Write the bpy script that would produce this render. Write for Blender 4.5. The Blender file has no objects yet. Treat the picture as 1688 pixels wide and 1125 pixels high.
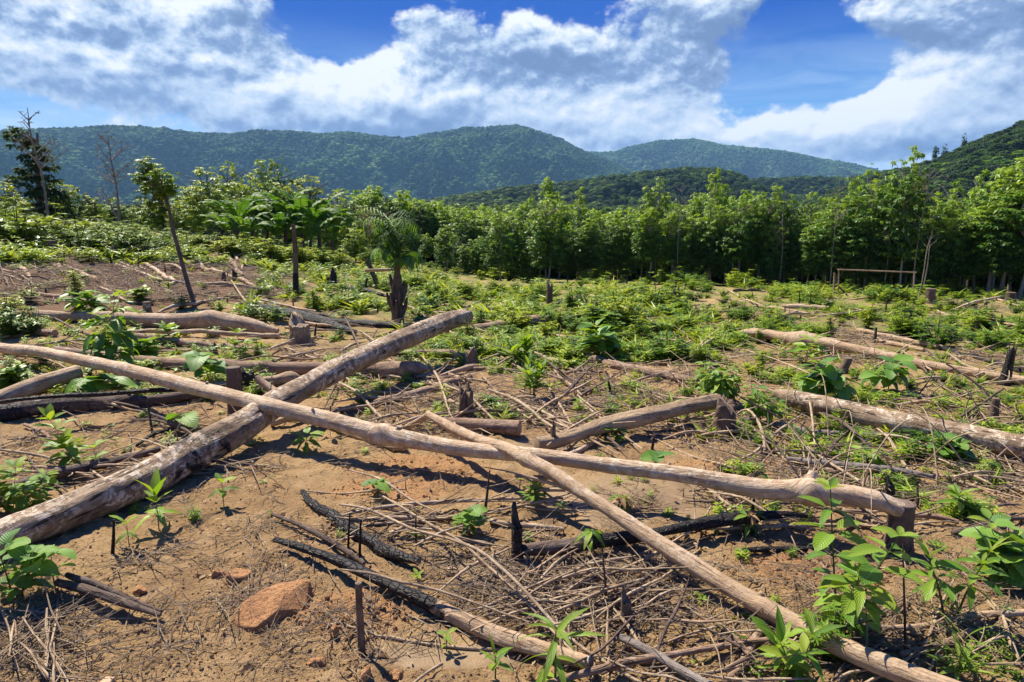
import bpy, math, random
import numpy as np
from mathutils import Vector, Matrix, Euler

random.seed(7); rng = np.random.default_rng(7)
S = bpy.context.scene
COL = S.collection
R = math.radians

# ------------------------------------------------------------------ camera
CAM_H = 1.8; PITCH = R(10.3); FPX = 1032.0
cd = bpy.data.cameras.new('camera'); cd.sensor_width = 36.0; cd.lens = 22.0
cd.clip_start = 0.05; cd.clip_end = 20000
cam = bpy.data.objects.new('camera', cd); COL.objects.link(cam)
cam.location = (0, 0, CAM_H); cam.rotation_euler = (math.pi/2 - PITCH, 0, 0)
S.camera = cam
S.view_settings.view_transform = 'Standard'; S.view_settings.look = 'None'
S.view_settings.gamma = 1; S.view_settings.use_curve_mapping = False
S.view_settings.exposure = 1.0
S.cycles.max_bounces = 7; S.cycles.diffuse_bounces = 3; S.cycles.glossy_bounces = 2
S.cycles.transmission_bounces = 4; S.cycles.volume_bounces = 0; S.cycles.transparent_max_bounces = 6
S.cycles.use_denoising = True

# ------------------------------------------------------------------ sun
SUN_EL = R(54); SUN_AZ = R(-42)            # ahead of the camera, to the left
sd = bpy.data.lights.new('sun', 'SUN'); sd.energy = 5.0; sd.angle = R(0.53); sd.color = (1.0, 0.915, 0.77)
sun = bpy.data.objects.new('sun', sd); COL.objects.link(sun)
sdir = Vector((math.sin(SUN_AZ)*math.cos(SUN_EL), math.cos(SUN_AZ)*math.cos(SUN_EL), math.sin(SUN_EL)))
sun.rotation_euler = sdir.to_track_quat('Z', 'Y').to_euler()
sun.location = (-20, 20, 40)

# ------------------------------------------------------------------ node helper
class NT:
    def __init__(s, tree): s.t = tree; s.n = tree.nodes; s.l = tree.links
    def new(s, typ, **kw):
        n = s.n.new(typ)
        for k, v in kw.items(): setattr(n, k, v)
        return n
    def put(s, sock, val):
        if hasattr(val, 'is_linked') or isinstance(val, bpy.types.NodeSocket): s.l.new(val, sock)
        elif isinstance(val, (tuple, list)) and len(val) == 3 and sock.type == 'RGBA': sock.default_value = (*val, 1)
        else: sock.default_value = val
    def m(s, op, a, b=None, c=None, clamp=False):
        n = s.n.new('ShaderNodeMath'); n.operation = op; n.use_clamp = clamp
        s.put(n.inputs[0], a)
        if b is not None: s.put(n.inputs[1], b)
        if c is not None: s.put(n.inputs[2], c)
        return n.outputs[0]
    def vm(s, op, a, b=None):
        n = s.n.new('ShaderNodeVectorMath'); n.operation = op
        s.put(n.inputs[0], a)
        if b is not None:
            if op == 'SCALE': s.put(n.inputs['Scale'], b)
            else: s.put(n.inputs[1], b)
        return n.outputs[0]
    def mix(s, f, a, b, blend='MIX'):
        n = s.n.new('ShaderNodeMix'); n.data_type = 'RGBA'; n.blend_type = blend
        s.put(n.inputs[0], f); s.put(n.inputs[6], a); s.put(n.inputs[7], b)
        return n.outputs[2]
    def step(s, v, a, b, lo=0.0, hi=1.0):
        n = s.n.new('ShaderNodeMapRange'); n.interpolation_type = 'SMOOTHSTEP'
        s.put(n.inputs[0], v); n.inputs[1].default_value = a; n.inputs[2].default_value = b
        n.inputs[3].default_value = lo; n.inputs[4].default_value = hi
        return n.outputs[0]
    def noise(s, vec, scale, detail=3, rough=0.5, dist=0.0, out=0):
        n = s.n.new('ShaderNodeTexNoise'); n.inputs['Scale'].default_value = scale
        n.inputs['Detail'].default_value = detail; n.inputs['Roughness'].default_value = rough
        n.inputs['Distortion'].default_value = dist
        if vec is not None: s.l.new(vec, n.inputs['Vector'])
        return n.outputs[out]
    def vor(s, vec, scale, feature='F1', out=0, rnd=1.0):
        n = s.n.new('ShaderNodeTexVoronoi'); n.feature = feature
        n.inputs['Scale'].default_value = scale; n.inputs['Randomness'].default_value = rnd
        if vec is not None: s.l.new(vec, n.inputs['Vector'])
        return n.outputs[out]
    def attr(s, name, out='Fac'):
        n = s.n.new('ShaderNodeAttribute'); n.attribute_name = name
        return n.outputs[out]

# ------------------------------------------------------------------ picture ray helpers (real ground positions)
cp, sp_ = math.cos(PITCH), math.sin(PITCH)
def ray(x, y):
    a = (x-844)/FPX; b = (562.5-y)/FPX
    return np.array([a, cp + b*sp_, -sp_ + b*cp])
def azel(x, y):
    d = ray(x, y); d = d/np.linalg.norm(d)
    return math.atan2(d[0], d[1]), math.asin(d[2])

# ------------------------------------------------------------------ world: Nishita sky and procedural clouds
W = bpy.data.worlds.new('World'); S.world = W; W.use_nodes = True
W.node_tree.nodes.clear()
w = NT(W.node_tree)
W.cycles.sampling_method = 'MANUAL'; W.cycles.sample_map_resolution = 512
tc = w.new('ShaderNodeTexCoord'); DIR = w.vm('NORMALIZE', tc.outputs['Generated'])
sky = w.new('ShaderNodeTexSky'); sky.sky_type = 'NISHITA'; sky.sun_disc = False
sky.sun_elevation = SUN_EL; sky.sun_rotation = SUN_AZ; sky.altitude = 400
sky.air_density = 1.0; sky.dust_density = 0.4; sky.ozone_density = 3.0

# cloud groups: (px, py, half width, half height, amount)
BLOBS = [
 (735, 95, 150, 75, .46), (655, 60, 70, 50, .18), (900, 60, 130, 50, .40), (1040, 100, 110, 50, .36), (1170, 115, 60, 48, .46),
 (700, 165, 130, 30, .22), (60, 55, 150, 55, .38), (250, 60, 120, 70, .50), (330, 110, 150, 50, .34), (520, 170, 130, 50, .30),
 (425, 22, 85, 32, .42), (1150, 15, 110, 40, .60), (1490, 20, 160, 46, .56), (1640, 60, 120, 80, .60), (1420, 210, 130, 34, .36), (1230, 240, 200, 26, .34), (500, 200, 160, 20, .30), (760, 170, 160, 40, .30), (1000, 215, 200, 26, .30), (1480, 130, 90, 30, .20), (640, 150, 90, 50, .25), (190, 130, 240, 34, .20), (1620, 185, 62, 34, .44),
 (1490, 195, 30, 20, .34), (400, 165, 80, 20, .34), (880, 190, 230, 34, .36), (1060, 170, 110, 30, .28), (1330, 215, 150, 24, .20),
 (545, 40, 65, 48, -.60), (1310, 90, 100, 60, -.6), (960, 5, 60, 24, -.30), (60, 165, 150, 22, -.40), (1400, 120, 100, 34, -.22), (1540, 150, 60, 24, .16), (1080, 42, 40, 18, -.25),
]
g = bpy.data.node_groups.new('cloud_density', 'ShaderNodeTree')
g.interface.new_socket('Vector', in_out='INPUT', socket_type='NodeSocketVector')
g.interface.new_socket('Density', in_out='OUTPUT', socket_type='NodeSocketFloat'); g.interface.new_socket('Body', in_out='OUTPUT', socket_type='NodeSocketFloat')
q = NT(g); gi = q.new('NodeGroupInput'); go = q.new('NodeGroupOutput')
vin = gi.outputs[0]
wn = q.vm('SCALE', q.vm('SUBTRACT', q.noise(vin, 9.0, 4, .55, out=1), (.5, .5, .5)), .085)
vw = q.vm('ADD', vin, wn)
sx = q.new('ShaderNodeSeparateXYZ'); q.l.new(vw, sx.inputs[0])
az = q.m('ARCTAN2', sx.outputs[0], sx.outputs[1]); el = q.m('ARCSINE', sx.outputs[2])
acc = None
for bx_, by_, sw, sh, am in BLOBS:
    a0, e0 = azel(bx_, by_)
    dx = q.m('MULTIPLY', q.m('SUBTRACT', az, a0), FPX/sw*.9); dy = q.m('MULTIPLY', q.m('SUBTRACT', el, e0), FPX/sh*.9)
    r2 = q.m('ADD', q.m('MULTIPLY', dx, dx), q.m('MULTIPLY', dy, dy))
    ex = q.m('EXPONENT', q.m('MULTIPLY', r2, -1.0))
    acc = q.m('MULTIPLY', ex, am) if acc is None else q.m('MULTIPLY_ADD', ex, am, acc)
st = q.vm('MULTIPLY', vin, (1, 1, 1.5))
n1 = q.m('MULTIPLY', q.m('SUBTRACT', q.noise(st, 5.5, 11, .60, .15), .5), 1.25)
def fvor(v, scale, det, rg):
    n = q.new('ShaderNodeTexVoronoi'); n.feature = 'F1'; n.normalize = False; n.inputs['Scale'].default_value = scale; n.inputs['Detail'].default_value = det; n.inputs['Roughness'].default_value = rg; n.inputs['Lacunarity'].default_value = 2.3
    q.l.new(v, n.inputs['Vector']); return n.outputs[0]
pf = q.m('MULTIPLY', q.m('SUBTRACT', .62, fvor(q.vm('ADD', st, q.vm('SCALE', wn, .45)), 7.5, 4.0, .55)), .42)
D_ = q.m('ADD', q.m('ADD', acc, n1), pf)
sz = q.new('ShaderNodeSeparateXYZ'); q.l.new(vin, sz.inputs[0]); low = q.m('MULTIPLY', q.step(sz.outputs[2], .29, .19), .17)
q.l.new(q.m('ADD', q.m('SUBTRACT', D_, .15), low), go.inputs[0])
q.l.new(q.m('ADD', acc, q.m('MULTIPLY', q.m('SUBTRACT', q.noise(st, 5.5, 3.5, .5, .15), .5), 1.1)), go.inputs[1])
def dens(v):
    n = w.new('ShaderNodeGroup'); n.node_tree = g; w.l.new(v, n.inputs[0]); return n.outputs
D0, B0 = dens(DIR)
D1 = dens(w.vm('ADD', DIR, (-.006, 0, .010)))[0]; B1 = dens(w.vm('ADD', DIR, (-.014, 0, .028)))[1]
sxy = w.new('ShaderNodeSeparateXYZ'); w.l.new(DIR, sxy.inputs[0]); Z = sxy.outputs[2]
alpha = w.step(D0, -.06, .16)
zf = w.step(Z, .15, .24, .45, 1.0)
shade = w.m('ADD', w.m('MULTIPLY', w.m('SUBTRACT', B0, B1), .7), w.m('MULTIPLY', w.m('SUBTRACT', D0, D1), 2.7))
shade = w.m('SUBTRACT', shade, w.m('MULTIPLY', w.step(B0, .10, .65), .42))
light = w.m('MULTIPLY_ADD', shade, zf, w.step(Z, .25, .16, .56, .86), clamp=True)
rp = w.new('ShaderNodeValToRGB'); w.l.new(light, rp.inputs[0])
cr = rp.color_ramp; cr.elements[0].position = 0.0; cr.elements[0].color = (1.5, 2.3, 4.1, 1)
cr.elements[1].position = 1.0; cr.elements[1].color = (8.4, 8.7, 9.0, 1)
e = cr.elements.new(.30); e.color = (2.2, 3.2, 5.3, 1)
e = cr.elements.new(.62); e.color = (4.9, 6.0, 7.6, 1)
hs = w.new('ShaderNodeHueSaturation'); hs.inputs['Saturation'].default_value = 1.2; hs.inputs['Hue'].default_value = .492
w.l.new(sky.outputs[0], hs.inputs['Color'])
# clear air deepens with height, whitens at the horizon
skyc = w.mix(w.step(Z, .10, .30), w.mix(.85, hs.outputs[0], (.4, 3.2, 7.8)), w.mix(.95, w.mix(1.0, hs.outputs[0], (.08, .30, .95), 'MULTIPLY'), (.0, .80, 4.6)))
veil_n = w.noise(w.vm('MULTIPLY', DIR, (1.2, 1.2, 6)), 3.2, 6, .55, .6)
veil = w.m('MULTIPLY', w.step(Z, .30, .08), w.step(veil_n, .34, .62), clamp=True)
veil = w.m('MAXIMUM', veil, w.m('MULTIPLY', w.step(Z, .24, .06), w.step(veil_n, .20, .50)))
skyc = w.mix(w.m('MULTIPLY', veil, .85), skyc, (6.0, 7.4, 8.9))
fin = w.mix(alpha, skyc, rp.outputs[0])
below = w.step(Z, -.02, .01)
fin = w.mix(below, (1.6, 1.7, 1.5), fin)
bg = w.new('ShaderNodeBackground'); bg.inputs['Strength'].default_value = 0.062
w.l.new(fin, bg.inputs['Color'])
wo = w.new('ShaderNodeOutputWorld'); w.l.new(bg.outputs[0], wo.inputs[0])

# ------------------------------------------------------------------ numpy noise
_P = rng.permutation(256).astype(np.int64); _P = np.concatenate([_P, _P, _P])
_ga = rng.random(256)*2*np.pi; _GX, _GY = np.cos(_ga), np.sin(_ga)
def perlin(x, y):
    xi = np.floor(x).astype(np.int64); yi = np.floor(y).astype(np.int64); xf = x-xi; yf = y-yi
    u = xf*xf*xf*(xf*(xf*6-15)+10); v = yf*yf*yf*(yf*(yf*6-15)+10)
    def gr(ix, iy, dx, dy):
        h = _P[(_P[ix & 255]+iy) & 255]; return _GX[h]*dx + _GY[h]*dy
    a = gr(xi, yi, xf, yf); b = gr(xi+1, yi, xf-1, yf); c = gr(xi, yi+1, xf, yf-1); d = gr(xi+1, yi+1, xf-1, yf-1)
    return (a*(1-u)+b*u)*(1-v) + (c*(1-u)+d*u)*v
def fbm(x, y, o=4, g=.5, ridged=False):
    s = 0; a = 1; 
    for i in range(o):
        n = perlin(x+17.3*i, y-9.1*i)
        s = s + a*((1-2*np.abs(n)) - .5 if ridged else n); a *= g; x = x*2.03; y = y*2.03
    return s
def cells(x, y):      # distance to the nearest jittered cell point
    xi = np.floor(x).astype(np.int64); yi = np.floor(y).astype(np.int64); best = np.full(x.shape, 9.0)
    for i in (-1, 0, 1):
        for j in (-1, 0, 1):
            h = _P[(_P[(xi+i) & 255]+yi+j) & 255]; h2 = _P[(h+37) & 255]
            dx = xi+i+h/256-x; dy = yi+j+h2/256-y
            best = np.minimum(best, dx*dx+dy*dy)
    return np.sqrt(best)

# ------------------------------------------------------------------ terrain
TR = np.array([0, 5, 9, 14, 22, 32, 45, 60, 100, 180, 300, 500, 900, 1600, 9000.])
TA = np.radians([-180, -90, -60, -40, -25, -12, 0, 20, 45, 90, 180.])
TZ = np.array([
 [0,0,0,0,.1,.2,.2,.2,.2,0,0,5,10,15,15],
 [0,0,.1,.3,1.0,1.7,2.4,3,4,5,6,8,12,15,15],
 [0,0,.1,.3,1.0,1.8,2.5,3.1,4,2,-2,6,12,15,15],
 [0,0,.05,.2,.8,1.5,2.1,2.5,2.6,-1,-3,6,12,15,15],
 [0,0,0,.05,.35,.75,1.0,1.0,-.5,-4,-3,6,12,15,15],
 [0,0,0,-.1,-.1,-.2,-.5,-1.2,-4,-6,-2,8,16,15,15],
 [0,0,0,-.12,-.55,-1.1,-2,-2.8,-5,-6,-1,9,18,15,15],
 [0,0,0,-.12,-.55,-1.2,-2.2,-3,-5.5,-6,-2,6,14,15,15],
 [0,0,0,-.12,-.55,-1.2,-2.2,-3,-5,-5,-2,6,14,15,15],
 [0,0,0,0,-.3,-.6,-1,-2,-2,-2,-1,5,12,15,15],
 [0,0,0,0,.1,.2,.2,.2,.2,0,0,5,10,15,15]])
def smooth(t): return t*t*(3-2*t)
def gh(x, y):
    x = np.asarray(x, float); y = np.asarray(y, float)
    r = np.hypot(x, y); a = np.arctan2(x, y)
    i = np.clip(np.searchsorted(TA, a, 'right')-1, 0, len(TA)-2); u = smooth(np.clip((a-TA[i])/(TA[i+1]-TA[i]), 0, 1))
    j = np.clip(np.searchsorted(TR, r, 'right')-1, 0, len(TR)-2); v = np.clip((r-TR[j])/(TR[j+1]-TR[j]), 0, 1)
    z = (TZ[i, j]*(1-u)+TZ[i+1, j]*u)*(1-v) + (TZ[i, j+1]*(1-u)+TZ[i+1, j+1]*u)*v
    k = np.clip(r/14, .35, 1.6)
    return z + .055*k*fbm(x*.45, y*.45, 3)*2 + .02*fbm(x*1.7+5, y*1.7, 2)
def gz(x, y): return float(gh(np.array([x]), np.array([y]))[0])
def onray(x, y, Y):
    d = ray(x, y); return np.array([0, 0, CAM_H]) + d*(Y/d[1])
def ground(x, y, h=0.0, tmax=90):
    """first ground point seen at photo position x, y, at height h above the soil"""
    d = ray(x, y); ts = np.concatenate([np.arange(1.2, 20, .05), np.arange(20, tmax, .25)])
    f = (CAM_H + d[2]*ts) - (gh(d[0]*ts, d[1]*ts)+h)
    k = np.nonzero(f <= 0)[0]
    if len(k) == 0: t = tmax
    elif k[0] == 0: t = ts[0]
    else:
        a, b = ts[k[0]-1], ts[k[0]]; fa, fb = f[k[0]-1], f[k[0]]; t = a + (b-a)*fa/(fa-fb)
    return np.array([0, 0, CAM_H]) + d*t
def ground_many(X, Y, tmax=90):
    X = np.asarray(X, float); Y = np.asarray(Y, float); ts = 1.2*np.exp(np.linspace(0, math.log(tmax/1.2), 150)); out = []
    for k in range(0, len(X), 2000):
        x = X[k:k+2000]; y = Y[k:k+2000]; a = (x-844)/FPX; b = (562.5-y)/FPX; D = np.stack([a, cp+b*sp_, -sp_+b*cp], 1)
        T_ = ts[None, :]; f = (CAM_H + D[:, 2:3]*T_) - gh(D[:, 0:1]*T_, D[:, 1:2]*T_); hit = f <= 0; i = np.where(hit.any(1), hit.argmax(1), len(ts)-1); i = np.maximum(i, 1); r = np.arange(len(x))
        t0, t1, f0, f1 = ts[i-1], ts[i], f[r, i-1], f[r, i]; t = np.where(hit.any(1), t0+(t1-t0)*f0/(f0-f1+1e-12), tmax); out.append(np.array([0, 0, CAM_H])+D*t[:, None])
    return np.concatenate(out)
def depth_of(p): return p[1]*cp - (p[2]-CAM_H)*sp_
def at_r(x, r):    # photo column x, horizontal distance r
    a = math.atan2((x-844)/FPX, 1.0/1.0) if False else azel(x, 400)[0]
    X, Yy = math.sin(a)*r, math.cos(a)*r
    return np.array([X, Yy, gz(X, Yy)])

# ------------------------------------------------------------------ mesh builder
class MB:
    def __init__(s): s.v = []; s.f = []; s.uv = []; s.tint = []; s.char = []; s.mi = []; s.n = 0
    def add(s, v, f, uv=None, tint=0.5, char=None, mi=0):
        v = np.asarray(v, float); k = len(v)
        s.v.append(v); s.uv.append(np.zeros((k, 2)) if uv is None else np.asarray(uv, float))
        s.char.append(np.zeros(k) if char is None else np.asarray(char, float))
        s.f.extend([tuple(i+s.n for i in q_) for q_ in f]); s.tint.extend([tint]*len(f)); s.mi.extend([mi]*len(f)); s.n += k
    def mesh(s, name, mats, smooth_=True):
        me = bpy.data.meshes.new(name)
        V = np.concatenate(s.v); me.from_pydata(V.tolist(), [], s.f)
        li = np.empty(len(me.loops), np.int32); me.loops.foreach_get('vertex_index', li)
        ul = me.uv_layers.new(name='UVMap'); ul.data.foreach_set('uv', np.concatenate(s.uv)[li].astype(np.float32).ravel())
        a = me.attributes.new('tint', 'FLOAT', 'FACE'); a.data.foreach_set('value', np.array(s.tint, np.float32))
        c = np.concatenate(s.char)
        if c.any():
            a = me.attributes.new('char', 'FLOAT', 'POINT'); a.data.foreach_set('value', c.astype(np.float32))
        for m_ in (mats if isinstance(mats, (list, tuple)) else [mats]): me.materials.append(m_)
        if any(s.mi): me.polygons.foreach_set('material_index', np.array(s.mi, np.int32))
        if smooth_: me.polygons.foreach_set('use_smooth', np.ones(len(me.polygons), bool))
        me.update(); return me
    def obj(s, name, mats, parent=None, smooth_=True, loc=(0, 0, 0)):
        o = bpy.data.objects.new(name, s.mesh(name, mats, smooth_)); COL.objects.link(o)
        o.location = loc
        if parent is not None: o.parent = parent
        return o
def tag(o, label=None, cat=None, group=None, kind=None):
    if label: o['label'] = label
    if cat: o['category'] = cat
    if group: o['group'] = group
    if kind: o['kind'] = kind
    return o
def empty(name, loc, label, cat, group=None, rz=0):
    o = bpy.data.objects.new(name, None); COL.objects.link(o); o.location = tuple(loc); o.rotation_euler = (0, 0, rz)
    o.empty_display_size = .1
    return tag(o, label, cat, group)
def link_mesh(name, me, parent=None, loc=(0, 0, 0), rot=(0, 0, 0), sc=1.0):
    o = bpy.data.objects.new(name, me); COL.objects.link(o)
    o.location = tuple(loc); o.rotation_euler = rot; o.scale = (sc,)*3 if not hasattr(sc, '__len__') else sc
    if parent is not None: o.parent = parent
    return o
def dup(root, loc, rz, sc, label=None, group=None):
    c = root.copy(); COL.objects.link(c); c.location = tuple(loc); c.rotation_euler = (0, 0, rz); c.scale = (sc,)*3 if not hasattr(sc, '__len__') else sc
    if label: c['label'] = label
    if group: c['group'] = group
    for ch in root.children:
        d = ch.copy(); COL.objects.link(d); d.parent = c
    return c
def perp(t):
    t = t/np.linalg.norm(t); a = np.array([0, 0, -1.]); a = a - t*a.dot(t)
    if np.linalg.norm(a) < .2: a = np.array([1., 0, 0]); a = a - t*a.dot(t)
    return a/np.linalg.norm(a)
def catmull(P, n):
    P = np.asarray(P, float); 
    if len(P) == 2: return np.array([P[0]*(1-t)+P[1]*t for t in np.linspace(0, 1, n+1)])
    Q = np.vstack([2*P[0]-P[1], P, 2*P[-1]-P[-2]]); out = []
    for i in range(len(P)-1):
        a, b, c, d = Q[i:i+4]
        for t in np.linspace(0, 1, n, endpoint=False):
            out.append(.5*((2*b)+(-a+c)*t+(2*a-5*b+4*c-d)*t*t+(-a+3*b-3*c+d)*t**3))
    out.append(P[-1]); return np.array(out)
def tube(mb, pts, rad, seg=10, rough=0.0, char=None, cap=(1, 1), mi=0, capmi=None, tint=.5, squash=1.0, groove=0.0, seed=0):
    """tapered tube along pts with a lumpy outline; UV in metres (round, along)"""
    pts = np.asarray(pts, float); n = len(pts); rad = np.broadcast_to(np.asarray(rad, float), (n,))
    T = np.gradient(pts, axis=0); T /= np.linalg.norm(T, axis=1)[:, None]+1e-12
    L = np.concatenate([[0], np.cumsum(np.linalg.norm(np.diff(pts, axis=0), axis=1))])
    A = perp(T[0]); ang = np.linspace(0, 2*np.pi, seg+1)
    V = []; UV = []; C = []
    so = seed*13.7
    for i in range(n):
        A = A - T[i]*A.dot(T[i]); A /= np.linalg.norm(A); B = np.cross(T[i], A)
        ca, sa = np.cos(ang), np.sin(ang)
        k = np.ones(seg+1)
        if rough: k = 1 + rough*(perlin(ca*1.3+L[i]*3.1+so, sa*1.3+L[i]*1.7)*1.6 + .6*perlin(ca*3+L[i]*9+so, sa*3-L[i]*7))
        if groove: k = k - groove*np.exp(-((np.abs((ang-3.6+.25*np.sin(L[i]*2.0)))/.16)**2))
        rr = rad[i]*k
        V.append(pts[i] + np.outer(ca*rr*squash, A) + np.outer(sa*rr, B))
        UV.append(np.stack([ang*max(rad[i], .01), np.full(seg+1, L[i])], 1)); C.append(np.full(seg+1, 0 if char is None else char[i]))
    F = []; m_ = seg+1
    for i in range(n-1):
        for j in range(seg): F.append((i*m_+j, i*m_+j+1, (i+1)*m_+j+1, (i+1)*m_+j))
    mb.add(np.concatenate(V), F, np.concatenate(UV), tint, np.concatenate(C), mi)
    for e_, idx in ((0, 0), (1, n-1)):
        if not cap[e_]: continue
        ring = V[idx][:-1]; c = pts[idx]; s_ = -1 if e_ == 0 else 1
        ring2 = c + (ring-c)*.86 + s_*T[idx]*rad[idx]*.05
        vv = np.vstack([ring, ring2, [c + s_*T[idx]*rad[idx]*.03]]); ff = []
        for j in range(seg):
            k2 = (j+1) % seg
            q1 = (j, k2, seg+k2, seg+j); q2 = (seg+j, seg+k2, 2*seg)
            if e_ == 0: q1 = q1[::-1]; q2 = q2[::-1]
            ff += [q1, q2]
        uvv = np.vstack([np.stack([np.cos(ang[:-1]), np.sin(ang[:-1])], 1)*rad[idx], np.stack([np.cos(ang[:-1]), np.sin(ang[:-1])], 1)*rad[idx]*.86, [[0, 0]]])
        mb.add(vv, ff, uvv, tint, np.full(len(vv), 0 if char is None else char[idx]), mi if capmi is None else capmi)
    return T
# ------------------------------------------------------------------ materials
def new_mat(name):
    m_ = bpy.data.materials.new(name); m_.use_nodes = True; m_.node_tree.nodes.clear()
    t = NT(m_.node_tree); o = t.new('ShaderNodeOutputMaterial'); return m_, t, o
def bsdf(t, col, rough=.8, spec=.3, bump=None, bd=.01, bs=1.0):
    b = t.new('ShaderNodeBsdfPrincipled'); t.put(b.inputs['Base Color'], col); t.put(b.inputs['Roughness'], rough)
    b.inputs['Specular IOR Level'].default_value = spec
    if bump is not None:
        bn = t.new('ShaderNodeBump'); bn.inputs['Distance'].default_value = bd; bn.inputs['Strength'].default_value = bs
        t.l.new(bump, bn.inputs['Height']); t.l.new(bn.outputs[0], b.inputs['Normal'])
    return b
def uvnode(t, sx=1, sy=1, off=True):
    n = t.new('ShaderNodeUVMap'); 
    v = t.vm('MULTIPLY', n.outputs[0], (sx, sy, 1))
    if off:
        oi = t.new('ShaderNodeObjectInfo'); cb = t.new('ShaderNodeCombineXYZ')
        t.l.new(t.m('MULTIPLY', oi.outputs['Random'], 37.0), cb.inputs[2]); t.l.new(t.m('MULTIPLY', oi.outputs['Random'], 11.0), cb.inputs[1])
        v = t.vm('ADD', v, cb.outputs[0])
    return v
def bark(name, c1, c2, dark, lichen=.5, burn=.0, lich_col=(.62, .56, .48), crack=1.0, rough=.8):
    m_, t, o = new_mat(name)
    u1 = uvnode(t); ulong = uvnode(t, 9, 1.0); ufine = uvnode(t, 60, 9)
    big = t.step(t.noise(u1, 5, 5, .6, .4), .38, .62)
    col = t.mix(big, c1, c2)
    streak = t.noise(ulong, 7, 6, .65); fine = t.noise(ufine, 2.2, 5, .6)
    col = t.mix(t.m('MULTIPLY', t.step(streak, .52, .72), .75), col, dark)
    lm = t.m('MULTIPLY', t.step(t.noise(u1, 16, 7, .74, .6), .50, .56), t.step(t.noise(u1, 2.1, 2, .5), .36, .60))
    col = t.mix(t.m('MULTIPLY', lm, lichen), col, lich_col)
    sp = t.step(t.vor(u1, 55), .14, .06)
    sp = t.m('MULTIPLY', sp, t.step(t.noise(u1, 8, 3, .5), .45, .6))
    col = t.mix(t.m('MULTIPLY', sp, .7), col, dark)
    ck = t.step(t.noise(ulong, 3.2, 4, .6, .3), .60, .66)
    col = t.mix(t.m('MULTIPLY', ck, .6*crack), col, tuple(x*.35 for x in dark))
    col = t.mix(t.m('MULTIPLY', t.step(fine, .35, .75), .35), col, t.mix(1.0, col, (.55, .5, .45), 'MULTIPLY'))
    # burnt skin: its own ragged patches along the log
    ch = t.attr('char')
    cm = t.step(t.m('ADD', t.m('ADD', ch, burn), t.m('MULTIPLY', t.m('SUBTRACT', t.noise(u1, 7, 6, .7, .5), .5), 1.5)), .42, .62)
    cb_ = t.mix(t.step(t.noise(uvnode(t, 3, 1), 22, 5, .7), .5, .72), (.018, .015, .014), (.075, .066, .06))
    col = t.mix(cm, col, cb_)
    rg = t.m('SUBTRACT', rough, t.m('MULTIPLY', cm, .26))
    chk = t.vor(uvnode(t, 1.0, .55), 42, 'DISTANCE_TO_EDGE')
    hb = t.m('ADD', t.m('MULTIPLY', streak, .8), t.m('MULTIPLY', fine, .5))
    hb = t.m('SUBTRACT', hb, t.m('MULTIPLY', ck, .9*crack))
    hb = t.m('ADD', hb, t.m('MULTIPLY', cm, t.m('MULTIPLY', t.step(chk, 0, .12), 1.0)))
    hb = t.m('ADD', hb, t.m('MULTIPLY', t.noise(u1, 30, 4, .6), .5))
    b = bsdf(t, col, rg, .3, hb, .014, 1.0)
    t.l.new(b.outputs[0], o.inputs[0]); return m_
M = {}
M['pale'] = bark('pale_bark', (0.560, 0.413, 0.272), (0.430, 0.293, 0.174), (0.170, 0.096, 0.051), .7, -.12, (0.700, 0.595, 0.442), crack=.4)
M['tan'] = bark('tan_bark', (0.480, 0.336, 0.208), (0.360, 0.240, 0.140), (0.130, 0.077, 0.043), .55, -.08, (0.620, 0.509, 0.365), crack=.6)
M['brown'] = bark('brown_bark', (.34, .215, .135), (.24, .15, .095), (.09, .05, .03), .45, -.02, (.52, .42, .32))
M['old'] = bark('weathered_bark', (0.360, 0.254, 0.157), (0.200, 0.130, 0.076), (0.040, 0.025, 0.015), .9, .16, (0.680, 0.566, 0.425), crack=1.4)
M['split'] = bark('split_wood', (0.440, 0.317, 0.187), (0.310, 0.211, 0.123), (0.080, 0.048, 0.025), .5, -.05, (0.560, 0.451, 0.306), crack=1.0)
M['grey'] = bark('grey_dead_wood', (.25, .205, .17), (.18, .145, .12), (.06, .045, .035), .4, .0, (.42, .37, .32))
M['char'] = bark('charred_wood', (.04, .033, .03), (.022, .018, .016), (.01, .008, .008), .30, .9, (.22, .20, .18))
M['scorch'] = bark('scorched_bark', (.12, .08, .06), (.09, .06, .045), (.03, .02, .018), .3, .32, (.3, .24, .2))
M['stump'] = bark('stump_bark', (.16, .105, .07), (.11, .07, .05), (.045, .028, .02), .35, .10, (.30, .24, .18))
M['twig'] = bark('twig_bark', (0.480, 0.355, 0.225), (0.330, 0.230, 0.140), (0.100, 0.062, 0.036), .5, -.3, (0.640, 0.528, 0.374), crack=.2)
M['twigdark'] = bark('dark_twig_bark', (.15, .10, .075), (.10, .065, .05), (.04, .03, .02), .3, -.1, (.3, .25, .2), crack=.2)
M['trunk'] = bark('live_tree_bark', (.17, .13, .095), (.11, .082, .06), (.05, .035, .025), .6, -.3, (.30, .27, .22), crack=.5)
M['trunkpale'] = bark('pale_tree_bark', (.30, .26, .21), (.22, .185, .15), (.08, .06, .045), .6, -.3, (.42, .38, .33), crack=.5)
M['palmtrunk'] = bark('palm_trunk_bark', (.15, .10, .065), (.09, .06, .04), (.03, .02, .014), .3, .12, (.24, .19, .14))

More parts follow.
